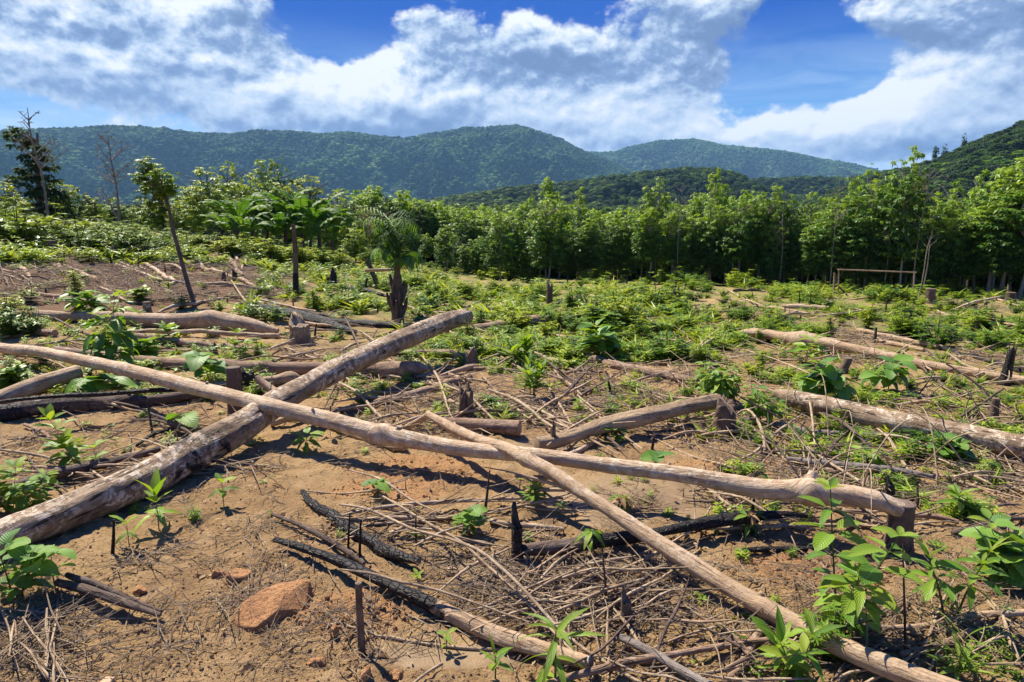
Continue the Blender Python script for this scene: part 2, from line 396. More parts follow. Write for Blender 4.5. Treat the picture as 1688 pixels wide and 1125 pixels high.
def cutwood(name, c1, c2):
    m_, t, o = new_mat(name); u = uvnode(t, 1, 1, False)
    ln = t.new('ShaderNodeVectorMath', operation='LENGTH'); t.l.new(u, ln.inputs[0])
    rings = t.m('SINE', t.m('MULTIPLY', t.m('ADD', ln.outputs['Value'], t.m('MULTIPLY', t.noise(u, 20, 2), .01)), 900.0))
    col = t.mix(t.m('MULTIPLY_ADD', rings, .25, .4), c1, c2)
    col = t.mix(t.step(t.noise(u, 60, 4, .6), .5, .7), col, tuple(x*.5 for x in c2))
    b = bsdf(t, col, .85, .2, t.noise(u, 160, 3), .004); t.l.new(b.outputs[0], o.inputs[0]); return m_
M['cut'] = cutwood('cut_wood', (.42, .30, .19), (.27, .18, .11))
M['cutdark'] = cutwood('weathered_cut_wood', (.22, .16, .12), (.12, .085, .06))

def leafm(name, dark, mid, light, trans=.38, rough=.42, veins=True, spread=.6):
    m_, t, o = new_mat(name)
    oi = t.new('ShaderNodeObjectInfo'); ti = t.attr('tint')
    f = t.m('MULTIPLY_ADD', t.m('SUBTRACT', oi.outputs['Random'], .5), spread, ti, clamp=True)
    r = t.new('ShaderNodeValToRGB'); t.l.new(f, r.inputs[0]); r.color_ramp.elements[0].color = (*dark, 1); r.color_ramp.elements[1].color = (*light, 1)
    r.color_ramp.elements[0].position = .1; r.color_ramp.elements[1].position = .95
    e_ = r.color_ramp.elements.new(.5); e_.color = (*mid, 1)
    col = r.outputs[0]; bump = None
    uv = t.new('ShaderNodeUVMap').outputs[0]
    if veins:
        sp = t.new('ShaderNodeSeparateXYZ'); t.l.new(uv, sp.inputs[0])
        ac = t.m('ABSOLUTE', t.m('SUBTRACT', sp.outputs[0], .5))
        rib = t.step(ac, .035, .012)
        sv = t.m('SINE', t.m('MULTIPLY', t.m('SUBTRACT', sp.outputs[1], t.m('MULTIPLY', ac, .55)), 62.0))
        svm = t.step(sv, .55, 1.0)
        col = t.mix(t.m('MULTIPLY', t.m('MAXIMUM', rib, t.m('MULTIPLY', svm, .35)), .45), col, (.30, .40, .14))
        bump = t.m('ADD', t.m('MULTIPLY', sv, .5), t.m('MULTIPLY', rib, 1.5))
    col = t.mix(t.m('MULTIPLY', t.step(t.noise(uv, 6, 3, .6), .55, .75), .25), col, t.mix(1., col, (1.25, 1.0, .6), 'MULTIPLY'))
    if veins:
        ed = t.m('MULTIPLY', t.step(t.m('ADD', ac, t.m('MULTIPLY', t.m('SUBTRACT', t.noise(t.vm('ADD', uv, oi.outputs['Location']), 7, 4, .7), .5), .7)), .46, .54), .8)
        col = t.mix(ed, col, (.24, .17, .06))
    b = bsdf(t, col, rough, .4, bump, .002, .6)
    tr = t.new('ShaderNodeBsdfTranslucent'); t.l.new(t.mix(1.0, col, (1.5, 1.35, .5), 'MULTIPLY'), tr.inputs[0])
    mx = t.new('ShaderNodeMixShader'); mx.inputs[0].default_value = trans
    t.l.new(b.outputs[0], mx.inputs[1]); t.l.new(tr.outputs[0], mx.inputs[2]); t.l.new(mx.outputs[0], o.inputs[0]); return m_
M['leaf'] = leafm('fresh_leaf', (.05, .13, .014), (.14, .29, .02), (.34, .46, .03))
M['leafyoung'] = leafm('young_yellow_leaf', (.12, .24, .02), (.22, .34, .03), (.36, .42, .05))
M['leafbroad'] = leafm('broad_leaf', (.05, .15, .03), (.12, .27, .035), (.24, .40, .05), .38, .5)
M['leaftree'] = leafm('tree_leaf', (.03, .075, .012), (.085, .195, .024), (.28, .41, .05), .44, .42, False, .22)
M['leafdark'] = leafm('dark_tree_leaf', (.016, .042, .012), (.036, .085, .016), (.10, .17, .03), .3, .75, False, .3)
M['leafshrub'] = leafm('shrub_leaf', (.05, .12, .010), (.155, .275, .017), (.38, .45, .03), .36, .45, False, .5)
M['leafbanana'] = leafm('banana_leaf', (.03, .09, .016), (.07, .17, .024), (.16, .28, .04), .4, .6, False, .4)
M['leafdry'] = leafm('dry_leaf', (.15, .08, .035), (.26, .16, .07), (.42, .31, .17), .2, .7, False, .8)
M['grass'] = leafm('grass_blade', (.08, .16, .015), (.19, .30, .028), (.40, .46, .07), .35, .5, False, .5)
M['weed'] = leafm('weed_leaf', (.045, .115, .010), (.155, .27, .018), (.36, .45, .035), .36, .45, False, .7)
M['stem'] = leafm('green_stem', (.05, .09, .02), (.11, .12, .03), (.17, .17, .05), .1, .6, False, .5)

def forest_mat(name, a, b_, c, scale):
    m_, t, o = new_mat(name)
    co = t.new('ShaderNodeTexCoord').outputs['Object']
    v = t.vor(co, scale, 'F1', 1)
    sp = t.new('ShaderNodeSeparateColor'); t.l.new(v, sp.inputs[0])
    col = t.mix(sp.outputs[0], a, b_)
    col = t.mix(t.step(sp.outputs[1], .72, 1.0), col, c)
    big = t.noise(co, scale*.045, 4, .6)
    col = t.mix(t.step(big, .42, .62), col, t.mix(1., col, (1.45, 1.35, .85), 'MULTIPLY'))
    b = bsdf(t, col, .9, .1, t.noise(co, scale*2.2, 3, .6), 4.0, .8); t.l.new(b.outputs[0], o.inputs[0]); return m_
M['farforest'] = forest_mat('far_forest', (.016, .038, .018), (.036, .075, .026), (.085, .125, .036), .085)
M['midforest'] = forest_mat('mid_forest', (.018, .04, .012), (.035, .07, .018), (.07, .11, .03), .14)

_m, _t, _o = new_mat('distant_crown'); _oi = _t.new('ShaderNodeObjectInfo'); _r = _t.new('ShaderNodeValToRGB'); _bn = _t.noise(_t.vm('SCALE', _oi.outputs['Location'], .0022), 1.0, 4, .6); _t.l.new(_t.m('MULTIPLY_ADD', _oi.outputs['Random'], .55, _t.step(_bn, .40, .62, 0, .5)), _r.inputs[0])  # broad noise patches put sunlit variation, with species tone, into the crown colour
_r.color_ramp.elements[0].color = (.017, .05, .014, 1); _r.color_ramp.elements[1].color = (.16, .24, .045, 1); _e = _r.color_ramp.elements.new(.75); _e.color = (.055, .125, .026, 1)
_b = bsdf(_t, _r.outputs[0], .9, .1); _t.l.new(_b.outputs[0], _o.inputs[0]); M['crownmass'] = _m
# bare soil
def soil():
    m_, t, o = new_mat('bare_soil')
    co = t.new('ShaderNodeTexCoord').outputs['Object']
    n1 = t.noise(co, .9, 5, .6, .3); n2 = t.noise(co, 7, 6, .65); n3 = t.noise(co, 55, 5, .7); n4 = t.noise(co, 240, 3, .6)
    col = t.mix(t.step(n1, .35, .65), (.48, .315, .145), (.37, .225, .10))
    col = t.mix(t.m('MULTIPLY', t.step(n2, .48, .70), .7), col, (.57, .38, .20))
    col = t.mix(t.m('MULTIPLY', t.step(n2, .46, .30), .55), col, (.20, .115, .06))
    col = t.mix(t.m('MULTIPLY', t.step(t.noise(co, 2.3, 6, .7, .6), .56, .66), .7), col, (.13, .085, .055))
    col = t.mix(t.m('MULTIPLY', t.attr('orange'), t.step(n3, .40, .60)), col, (.56, .27, .10))
    col = t.mix(t.m('MULTIPLY', t.attr('orange'), .5), col, (.52, .29, .13))
    col = t.mix(t.m('MULTIPLY', t.attr('dark'), .8), col, (.15, .082, .05))
    # grass and litter thin film growing over the far field
    gn = t.m('MULTIPLY', t.attr('green'), t.step(t.noise(co, 1.4, 6, .7), .36, .56))
    gcol = t.mix(t.noise(co, 9, 4, .7), (.07, .12, .018), (.20, .26, .045))
    col = t.mix(t.m('MULTIPLY', gn, .9), col, gcol)
    pb = t.vor(co, 38); peb = t.step(pb, .20, .12)
    pc = t.new('ShaderNodeSeparateColor'); t.l.new(t.vor(co, 38, out=1), pc.inputs[0])
    peb = t.m('MULTIPLY', peb, t.step(pc.outputs[0], .72, .78))
    col = t.mix(t.m('MULTIPLY', peb, .6), col, (.47, .30, .17))
    wet = t.attr('wet')
    wc = t.mix(t.step(t.noise(co, 3.2, 5, .6, .5), .38, .62), (.23, .16, .088), (.155, .105, .058))
    col = t.mix(t.m('MULTIPLY', wet, .85), col, wc)
    col = t.mix(t.m('MULTIPLY', t.step(n4, .5, .75), .25), col, t.mix(1., col, (.5, .45, .4), 'MULTIPLY'))
    rg = t.m('SUBTRACT', .95, t.m('MULTIPLY', wet, t.m('MULTIPLY_ADD', t.step(n2, .4, .6), .30, .35)))
    dry = t.m('SUBTRACT', 1.0, t.m('MULTIPLY', wet, .88))
    h = t.m('ADD', t.m('ADD', t.m('MULTIPLY', n2, 1.2), t.m('MULTIPLY', n3, 1.1)), t.m('ADD', t.m('MULTIPLY', n4, .35), t.m('MULTIPLY', peb, .25)))
    b = bsdf(t, col, rg, .25, t.m('MULTIPLY', h, dry), .034, 1.0); t.l.new(b.outputs[0], o.inputs[0]); return m_
M['soil'] = soil()
def simple(name, c1, c2, scale, rough=.85, bd=.01, spec=.25):
    m_, t, o = new_mat(name); co = t.new('ShaderNodeTexCoord').outputs['Object']
    n = t.noise(co, scale, 6, .65, .3)
    col = t.mix(t.step(n, .35, .65), c1, c2)
    col = t.mix(t.step(t.noise(co, scale*4, 4, .6), .52, .75), col, tuple(x*.55 for x in c2))
    b = bsdf(t, col, rough, spec, t.noise(co, scale*3, 6, .7), bd); t.l.new(b.outputs[0], o.inputs[0]); return m_
M['rock'] = simple('orange_laterite', (.66, .34, .145), (.44, .22, .10), 14, .9, .045)
M['rock2'] = simple('pale_stone', (.60, .42, .27), (.46, .29, .17), 12)
M['clod'] = simple('soil_clod', (.44, .29, .155), (.34, .21, .11), 14)
M['clodor'] = simple('orange_clod', (.52, .28, .12), (.40, .21, .095), 14)

# ------------------------------------------------------------------ ground sheet
AZS = {'wet': [], 'orange': [], 'dark': [], 'green': []}
def patch(kind, px, py, rx, ry, amt=1.0):       # rx, ry in metres
    p = ground(px, py); AZS[kind].append((p[0], p[1], rx, ry, amt))
for a_ in ((1090, 810, .55, .42), (1200, 840, .5, .22), (960, 820, .35, .22), (1010, 850, .25, .15), (890, 960, .42, .22), (800, 925, .35, .12), (1180, 790, .6, .2),
           (720, 1075, .35, .10), (900, 735, .35, .3), (1010, 925, .6, .13), (800, 1075, .25, .1), (960, 985, .3, .12)): patch('wet', *a_)
for a_ in ((690, 775, .42, .30), (650, 810, .4, .2), (590, 1010, .25, .2), (1340, 940, .4, .16), (1200, 770, .4, .15)): patch('orange', *a_)
for a_ in ((60, 420, 8, 5), (180, 450, 6, 5), (250, 470, 4, 4), (400, 440, 4, 5), (0, 470, 5, 4), (330, 430, 5, 5)): patch('dark', *a_)
def amask(kind, x, y):
    s = np.zeros_like(x)
    for cx, cy, rx, ry, am in AZS[kind]:
        d = np.hypot((x-cx)/rx, (y-cy)/ry) + .28*perlin(x*3.1/max(rx, .4)*.6+cx, y*3.1/max(ry, .4)*.6)
        s = np.maximum(s, am*np.clip(1.25-d, 0, .5)*2)
    return s
def fine_h(x, y, wet, orange):
    r = np.hypot(x, y); fade = np.clip(1.6-r/9, .12, 1)
    lump = np.clip(fbm(x*6.5, y*6.5, 3, .6)+.05, -.3, 1)
    c1 = np.clip(.5-cells(x*13, y*13), 0, .5)*np.clip(perlin(x*2.1+9, y*2.1)*3+.4, 0, 1)
    c2 = np.clip(.5-cells(x*31+7, y*31), 0, .5)
    h = fade*(.030*lump + .026*c1 + .014*c2) + .010*fbm(x*2.2, y*2.2, 2)
    h = h + orange*fade*.022*np.clip(.55-cells(x*19+3, y*19), 0, .5)*2
    return h*(1-.93*wet) - wet*.018
def gmasks(x, y):
    wet = amask('wet', x, y); orange = amask('orange', x, y)*(1-wet); dark = amask('dark', x, y)
    r = np.hypot(x, y); a = np.degrees(np.arctan2(x, y))
    green = np.clip((r-7.5)/7, 0, 1)*np.clip((a+24)/10, 0, 1)*(.75+.5*fbm(x*.22, y*.22, 3)) + np.clip((r-34)/8, 0, 1)
    return wet, orange, dark, np.clip(green, 0, 1)
def surf(x, y):
    x = np.atleast_1d(np.asarray(x, float)); y = np.atleast_1d(np.asarray(y, float))
    w_, o_, d_, g_ = gmasks(x, y); return gh(x, y)+fine_h(x, y, w_, o_)

def ground_sheet():
    NA, c0 = 620, -0.9            # fan of rows centred just behind the viewpoint
    th = np.linspace(R(-66), R(66), NA)
    rr = [0.9]; 
    while rr[-1] < 70: rr.append(rr[-1]*1.0062 + .002)
    while rr[-1] < 7600: rr.append(rr[-1]*1.09)
    rr = np.array(rr); NR = len(rr)
    Rg, Tg = np.meshgrid(rr, th, indexing='ij'); x = Rg*np.sin(Tg); y = c0 + Rg*np.cos(Tg)
    wet, orange, dark, green = gmasks(x.ravel(), y.ravel())
    z = gh(x.ravel(), y.ravel()) + fine_h(x.ravel(), y.ravel(), wet, orange)
    V = np.stack([x.ravel(), y.ravel(), z], 1)
    # the rest of the sheet, coarse, all the way round and behind
    i, j = np.meshgrid(np.arange(NR-1), np.arange(NA-1), indexing='ij'); b = (i*NA+j).ravel()
    F = np.stack([b, b+1, b+NA+1, b+NA], 1)[:, ::-1]
    th2 = np.linspace(R(66), R(294), 60); sel = np.unique(np.concatenate([np.arange(0, NR, 14), [NR-1]]))
    n0 = len(V); R2, T2 = np.meshgrid(rr[sel], th2, indexing='ij'); x2 = (R2*np.sin(T2)).ravel(); y2 = (c0+R2*np.cos(T2)).ravel()
    z2 = gh(x2, y2); V = np.vstack([V, np.stack([x2, y2, z2], 1)])
    i, j = np.meshgrid(np.arange(len(sel)-1), np.arange(59), indexing='ij'); b = (n0+i*60+j).ravel()
    F = np.vstack([F, np.stack([b, b+1, b+61, b+60], 1)[:, ::-1]])
    n1 = len(V); ring = [n0+k for k in range(60)]; ringf = list(range(0, NA))
    me = bpy.data.meshes.new('ground')
    Fl = F.tolist(); Fl.append(ringf + ring[1:-1]); 
    me.from_pydata(V.tolist(), [], Fl)
    for nm, arr in (('wet', wet), ('orange', orange), ('dark', dark), ('green', green)):
        full = np.zeros(len(V), np.float32); full[:len(arr)] = arr
        a_ = me.attributes.new(nm, 'FLOAT', 'POINT'); a_.data.foreach_set('value', full)
    me.materials.append(M['soil']); me.polygons.foreach_set('use_smooth', np.ones(len(me.polygons), bool)); me.update()
    o = bpy.data.objects.new('ground', me); COL.objects.link(o); tag(o, 'bare reddish soil of the cleared field', kind='structure')
ground_sheet()

# ------------------------------------------------------------------ hills
def hill(name, ridge, Rr, front, back, base_f, base_b, mat, nr, na, spur, bump, bumph, tree_extra=0, ext=4):
    """ridge: photo points of the skyline, Rr: its distance; builds a solid range of hills with spurs"""
    A = []; H = []
    for x, y in ridge:
        d = ray(x, y); k = Rr/math.hypot(d[0], d[1]); A.append(math.atan2(d[0], d[1])); H.append(CAM_H + d[2]*k - tree_extra)
    A = np.array(A); H = np.array(H)
    th = np.linspace(A[0], A[-1], na); top = np.interp(th, A, H)
    top = np.convolve(np.pad(top, 6, 'edge'), np.ones(13)/13, 'valid')
    t = np.concatenate([np.linspace(0, 1, nr), 1+np.linspace(0, 1, 14)[1:]])
    Tt, Th = np.meshgrid(t, th, indexing='ij'); topg = np.broadcast_to(top, Tt.shape)
    rad = np.where(Tt <= 1, (Rr-front) + front*Tt, Rr + back*(Tt-1))
    x = rad*np.sin(Th); y = rad*np.cos(Th)
    edge = np.clip(np.minimum(Th-A[0], A[-1]-Th)/((A[-1]-A[0])*.06), 0, 1)
    prof = np.where(Tt <= 1, smooth(np.clip(Tt, 0, 1))**.9, 1-smooth(np.clip(Tt-1, 0, 1)))
    bz = np.where(Tt <= 1, base_f, base_b)
    z = bz + (topg-bz)*prof
    sp = fbm(x/spur, y/spur, 3, .42, True)
    env = np.clip(4*Tt*(1-Tt), 0, 1)**.8*(Tt <= 1)
    z = z + np.minimum(sp-.9, 0)*env*(topg-base_f)*.62*np.clip(1.25-Tt, .1, 1)
    c = np.clip(1-cells(x/bump, y/bump)*1.1, 0, 1)
    z = z + bumph*np.sqrt(c) + bumph*.7*fbm(x/(bump*2.5), y/(bump*2.5), 3)
    V = np.stack([x.ravel(), y.ravel(), z.ravel()], 1); nR = len(t)
    i, j = np.meshgrid(np.arange(nR-1), np.arange(na-1), indexing='ij'); b = (i*na+j).ravel()
    F = np.stack([b, b+1, b+na+1, b+na], 1)[:, ::-1]
    me = bpy.data.meshes.new(name); me.from_pydata(V.tolist(), [], F.tolist()); me.materials.append(mat)
    me.polygons.foreach_set('use_smooth', np.ones(len(me.polygons), bool)); me.update()
    o = bpy.data.objects.new(name, me); COL.objects.link(o); o['kind'] = 'structure'
    return o, (x, y, z, Tt)
RA = [(-260,214),(-100,213),(0,212),(60,210),(190,205),(250,208),(310,215),(380,219),(420,212),(470,213),(530,218),(575,216),(620,221),(665,224),(700,219),(760,209),(800,206),(850,204),(880,212),(920,225),(950,241),(1000,262),(1060,285),(1120,305)]
RB = [(880,300),(940,262),(975,247),(1005,248),(1040,237),(1090,228),(1140,226),(1190,234),(1250,241),(1300,246),(1350,257),(1400,265),(1440,275),(1500,290),(1650,300)]
RC = [(620,338),(700,330),(850,308),(930,300),(1000,290),(1080,280),(1140,276),(1190,278),(1220,287),(1240,300),(1290,318),(1340,330)]
RD = [(1120,325),(1180,312),(1250,294),(1330,291),(1400,293),(1440,284),(1500,276),(1600,270),(1750,265)]
RE = [(1330,330),(1400,305),(1440,288),(1500,274),(1540,264),(1590,242),(1640,220),(1688,200),(1760,180),(1900,150),(2200,120)]
hillB, gB = hill('distant_hill', RB, 4600, 1500, 900, 15, 10, M['farforest'], 130, 620, 420, 17, 10, 28)
tag(hillB, 'farther blue green forested hill on the right')
hillA, gA_ = hill('forested_mountain', RA, 3300, 1500, 900, 12, 10, M['farforest'], 230, 1250, 330, 15, 10, 22)
tag(hillA, 'long blue green forested mountain ridge across the background')
hillD, gD = hill('dark_ridge', RD, 1300, 500, 300, 10, 10, M['midforest'], 60, 420, 160, 9, 3, 9)
tag(hillD, 'low dark wooded ridge in front of the distant hill')
hillC, gC = hill('wooded_hill', RC, 900, 430, 300, 5, 8, M['midforest'], 70, 420, 150, 8, 3, 8)
tag(hillC, 'green wooded hill rising behind the plantation')
hillE, gE = hill('steep_wooded_hill', RE, 560, 330, 300, -2, 5, M['midforest'], 70, 300, 110, 7, 3, 9)
tag(hillE, 'dark steep wooded hill at the right edge')
# ------------------------------------------------------------------ logs and branches
def px_path(pts, h0=None, h1=None, default_h=.06):
    """pts: (x, y, width_px[, Y]) ; the ends lie h0 / h1 above the soil; depth between known points runs as on a straight stem"""
    pts = [tuple(p) for p in pts]
    s = np.concatenate([[0], np.cumsum([math.hypot(b[0]-a[0], b[1]-a[1]) for a, b in zip(pts, pts[1:])])])
    kn = []
    for i, p in enumerate(pts):
        if len(p) > 3 and p[3]: kn.append((s[i], p[3]/ray(p[0], p[1])[1]))
        elif i == 0: kn.append((s[i], ground(p[0], p[1], default_h if h0 is None else h0)))
        elif i == len(pts)-1: kn.append((s[i], ground(p[0], p[1], default_h if h1 is None else h1)))
    ks = [k[0] for k in kn]; it = []
    for (si, k), in zip(kn):
        if isinstance(k, np.ndarray): k = depth_of(k)
        it.append(1/k)
    P = []; Rr = []
    for i, p in enumerate(pts):
        t = 1/np.interp(s[i], ks, it); P.append(np.array([0, 0, CAM_H]) + ray(p[0], p[1])*t); Rr.append(p[2]/2*t/FPX)
    return np.array(P), np.array(Rr)
def densify(P, Rr, step, extra=None):
    L = np.linalg.norm(np.diff(P, axis=0), axis=1).sum(); n = max(2, int(L/step/(len(P)-1)))
    Q = catmull(P, n); u = np.linspace(0, len(P)-1, len(Q)); r = np.interp(u, np.arange(len(P)), Rr)
    e_ = None if extra is None else np.interp(u, np.arange(len(P)), extra)
    return Q, r, e_
_lg = [0]
def lift(P, Rr, sink=.35):
    """no stem sinks deeper into the soil than a part of its radius"""
    z = surf(P[:, 0], P[:, 1]) + Rr*(1-sink); P = P.copy(); P[:, 2] = np.maximum(P[:, 2], z); return P
def log(name, label, cat, mat, pts, h0=None, h1=None, char=None, group=None, seg=20, rough=.10, groove=0.0, cut=(1, 1), stubs=(), knots=(), cutm='cut', lay=True):
    _lg[0] += 1
    P, Rr = px_path(pts, h0, h1); Q, r, c = densify(P, Rr, .05, char)
    for (kx, amp, wid) in knots:          # swellings, at photo column kx
        cx = np.array([p[0] for p in pts]); u = np.interp(kx, cx, np.arange(len(cx))) if cx[-1] > cx[0] else np.interp(-kx, -cx, np.arange(len(cx)))
        k = int(u/(len(P)-1)*(len(Q)-1)); d = np.linalg.norm(Q-Q[k], axis=1); r = r*(1+amp*np.exp(-(d/wid)**2))
    if lay: Q = lift(Q, r)
    root = empty(name, Q[0], label, cat, group); o0 = Q[0].copy(); Q = Q-o0
    mb = MB(); T = tube(mb, Q, r, seg, rough, c, cap=(1-cut[0], 1-cut[1]), groove=groove, seed=_lg[0])
    mb.obj('trunk', M[mat], root)
    for e_, idx in ((0, 0), (1, -1)):
        if cut[e_]:
            ec = MB(); s_ = -1 if e_ == 0 else 1
            tl = Q[idx] + s_*T[idx]*r[idx]*.06
            seq = [Q[idx]-s_*T[idx]*.012, tl] if e_ else [tl, Q[idx]-s_*T[idx]*.012]
            tube(ec, np.array(seq), r[idx]*.965, seg, rough*.6, None, cap=(1-e_, e_), seed=_lg[0])
            ec.obj('cut_end', M[cutm], root)
    for st in stubs:                       # (photo column, azimuth around in degrees, length m, radius m)
        cx = np.array([p[0] for p in pts]); sg = 1 if cx[-1] > cx[0] else -1
        u = np.interp(sg*st[0], sg*cx, np.arange(len(cx))); k = int(np.clip(u/(len(P)-1)*(len(Q)-1), 1, len(Q)-2)); t_ = T[k]
        a = perp(t_); b = np.cross(t_, a); an = R(st[1]); d = -a*math.cos(an) + b*math.sin(an) + t_*.35; d /= np.linalg.norm(d)
        sb = MB(); q0 = Q[k]+d*r[k]*.5
        tube(sb, np.array([q0, q0+d*(r[k]*.6), q0+d*(r[k]*.6+st[2])]), np.array([st[3]*1.5, st[3]*1.05, st[3]*.85]), 10, .12, seed=_lg[0]+3)
        sb.obj('branch_stub', M[mat], root)
    return root
def stick(name, label, cat, mat, pts, h0=None, h1=None, group=None, seg=7, rough=.14, char=None, lay=True, forks=0):
    _lg[0] += 1
    P, Rr = px_path(pts, h0, h1, .03); Q, r, c = densify(P, Rr, .07, char)
    r = np.maximum(r, .0035)
    if lay: Q = lift(Q, r, .2)
    wob = np.stack([perlin(np.arange(len(Q))*.31+_lg[0]*5.1, np.full(len(Q), i*3.3)) for i in range(3)], 1); wob[0] = 0; wob[-1] = 0
    Q = Q + wob*.6*np.mean(r)
    o0 = Q[0].copy(); mb = MB(); tube(mb, Q-o0, r, seg, rough, c, seed=_lg[0])
    for k in range(forks):
        i = random.randint(len(Q)//4, len(Q)-3); d = Q[i+1]-Q[i]; d /= np.linalg.norm(d)
        sd_ = np.array([random.uniform(-1, 1), random.uniform(-1, 1), random.uniform(0, .6)]); d = d + sd_*.8; d /= np.linalg.norm(d); L = random.uniform(.15, .45)
        f_ = np.array([Q[i], Q[i]+d*L*.5+sd_*.02, Q[i]+d*L+sd_*.08])-o0; tube(mb, catmull(f_, 3), np.linspace(r[i]*.6, r[i]*.25, 7), 5, .1)
    o = mb.obj(name, M[mat], loc=o0); return tag(o, label, cat, group)

log('fallen_log', 'thick weathered log rising from the lower left corner, scorched and split on its near half', 'log', 'old',
    [(-150,966,60),(0,886,58,3.2),(100,849,58),(200,807,58),(260,780,58),(330,742,58),(400,703,50),(450,668,44),(500,640,38),(560,607,37),(620,580,36),(680,553,34),(735,531,31),(768,522,27,9)],
    char=[0,0,.05,.1,.2,.36,.16,-.2,-.6,-.6,-.5,-.5,-.5,-.3], rough=.07, groove=.16, h0=.1, seg=26, stubs=((735, 175, .03, .03),))
log('fallen_log', 'long pale slender log crossing the middle, a knob near its right end', 'log', 'pale',
    [(-90,556,15),(0,574,17,8.0),(60,579,17),(100,587,18),(200,608,21),(300,634,24),(400,659,25),(450,671,26,5.0),(500,683,27),(560,697,27),(593,706,28),(630,717,31),(693,728,27),(759,740,25),(825,747,24,4.2),(892,752,24),(958,761,24),(1024,770,25),(1120,782,27),(1187,794,30),(1255,806,33),(1322,810,38),(1372,815,38),(1423,821,32),(1456,829,29),(1487,842,24,3.25)],
    char=[-.4]*3+[-.1,-.3]+[-.45]*21, h0=.2, seg=24, rough=.085, knots=((635, .22, .06), (1335, .30, .06), (205, .12, .05), (1010, .08, .05)), stubs=((1330, 25, .03, .03), (660, 5, .02, .02), (340, 0, .02, .012), (150, 30, .03, .01), (520, -20, .02, .012), (1100, 15, .012, .01)), lay=False)
log('fallen_log', 'slim pale pole running from the centre over the longer log to the lower right', 'log', 'tan',
    [(705,683,12,5.1),(735,700,16),(765,715,17),(800,729,18),(830,738,19),(868,757,24,3.95),(905,776,24),(950,806,22),(1000,838,22),(1060,878,25),(1120,917,28,2.97),(1200,967,30),(1260,1002,31,2.6),(1330,1039,33),(1400,1073,35,2.3),(1480,1106,37),(1600,1152,40,2.02)],
    char=[-.4]*17, h0=.2, h1=.08, seg=22, rough=.09, knots=((868, .16, .05), (1260, .12, .04)), stubs=((1258, 20, .012, .014), (868, 150, .015, .02)), lay=False)
stick('branch_elbow', 'short bent branch meeting the upper end of the slim pale pole', 'branch', 'tan', [(706,684,12,5.1),(690,694,11),(672,704,11),(660,708,10)], seg=10)
log('fallen_log', 'brown log with swollen knot at upper left, right end chopped to wedge shape', 'log', 'tan',
    [(60,519,15),(110,522,17),(166,523,19),(232,527,22),(299,530,26),(345,528,31),(398,535,27),(430,541,20),(458,546,9)], char=[.1,.1,0,-.1,-.3,-.3,-.4,-.5,-.5], knots=((345,.12,.12),), rough=.08)
log('fallen_log', 'straight horizontal log behind the crossing, ending in a sharp point under the raised log', 'log', 'brown',
    [(90,578,15),(199,592,18),(299,602,22),(398,608,23),(498,608,22),(560,608,23),(640,611,30),(685,608,24),(708,609,5)], char=[-.2,-.3,-.4,-.4,-.2,-.3,-.5,-.5,-.5], h0=.12, h1=.13, rough=.07, cut=(1, 0), cutm='cut')
log('fallen_log', 'dark scorched log at the left edge below the long pale one', 'log', 'scorch',
    [(-60,690,30),(0,683,30),(66,671,28),(133,667,26),(199,666,25),(250,662,22),(300,654,17),(345,649,12)], char=[.5,.4,.25,.1,0,-.1,-.3,-.3], rough=.09, cutm='cutdark')
log('fallen_log', 'short pale log leaning at the left edge with a dark hollow end', 'log', 'tan', [(-20,664,24),(20,650,27),(66,633,28),(105,621,27),(128,614,25)], h0=.1, h1=.2, char=[-.3,-.4,-.4,-.2,.5], cutm='cutdark', lay=False)
log('fallen_log', 'thin dark mottled log lying alongside the big weathered log on its left', 'log', 'scorch',
    [(-50,830,18),(0,812,18),(66,789,18),(133,772,17),(199,759,15),(262,741,11)], char=[-.2,-.2,-.1,.1,-.1,.1], cutm='cutdark')
log('charred_log', 'black burnt log lying across the grass behind the chopped stump', 'log', 'char', [(398,501,8),(430,506,12),(465,514,15),(500,522,17),(530,531,19),(560,541,15),(585,548,9)], cutm='cutdark', rough=.2)
log('charred_log', 'black burnt log lying in front of the palm foot', 'log', 'char', [(545,530,12),(580,535,13),(620,537,13),(650,539,13),(676,540,9)], cutm='cutdark', rough=.2)
stick('charred_branch', 'thin black branch lying on top of the burnt log by the stump', 'branch', 'char', [(462,503,4),(500,512,6),(535,522,5),(560,527,3)])
log('fallen_log', 'brown half burnt log lying in the centre behind the raised log end', 'log', 'brown', [(782,542,14),(815,539,18),(842,535,20),(870,531,21),(892,530,21),(915,533,19),(930,536,12)], char=[.3,.1,-.2,-.3,-.2,0,.5], cutm='cutdark', rough=.1)
log('charred_log', 'short black log tapering into the bushes right of the centre brown log', 'log', 'char', [(918,533,15),(945,527,15),(968,524,13),(990,522,9)], cutm='cutdark', rough=.2)
log('fallen_log', 'long crooked log on the right field with a whitish forked root end', 'log', 'tan',
    [(1224,548,9),(1250,549,16),(1288,556,17),(1322,561,25),(1345,563,21),(1389,572,17),(1456,586,16),(1524,601,15),(1591,612,14),(1688,627,13),(1760,638,12)], knots=((1325,.25,.18),), char=[-.5]*11, rough=.09, h0=.1)
stick('fallen_pole', 'pale thin pole behind the crooked right log', 'pole', 'tan', [(1413,546,8),(1470,556,8),(1524,567,9),(1560,575,7)], seg=10, char=[-.5]*4)
stick('fallen_pole', 'pale pole in a pair nearest the crooked right log', 'pole', 'tan', [(1446,562,6),(1490,571,8),(1524,578,7)], seg=10, char=[-.5]*3)
stick('charred_pole', 'blackened pole continuing beyond the pale pair on the right', 'pole', 'char', [(1540,571,8),(1575,585,8),(1625,594,8),(1688,612,8),(1740,624,8)], seg=10)
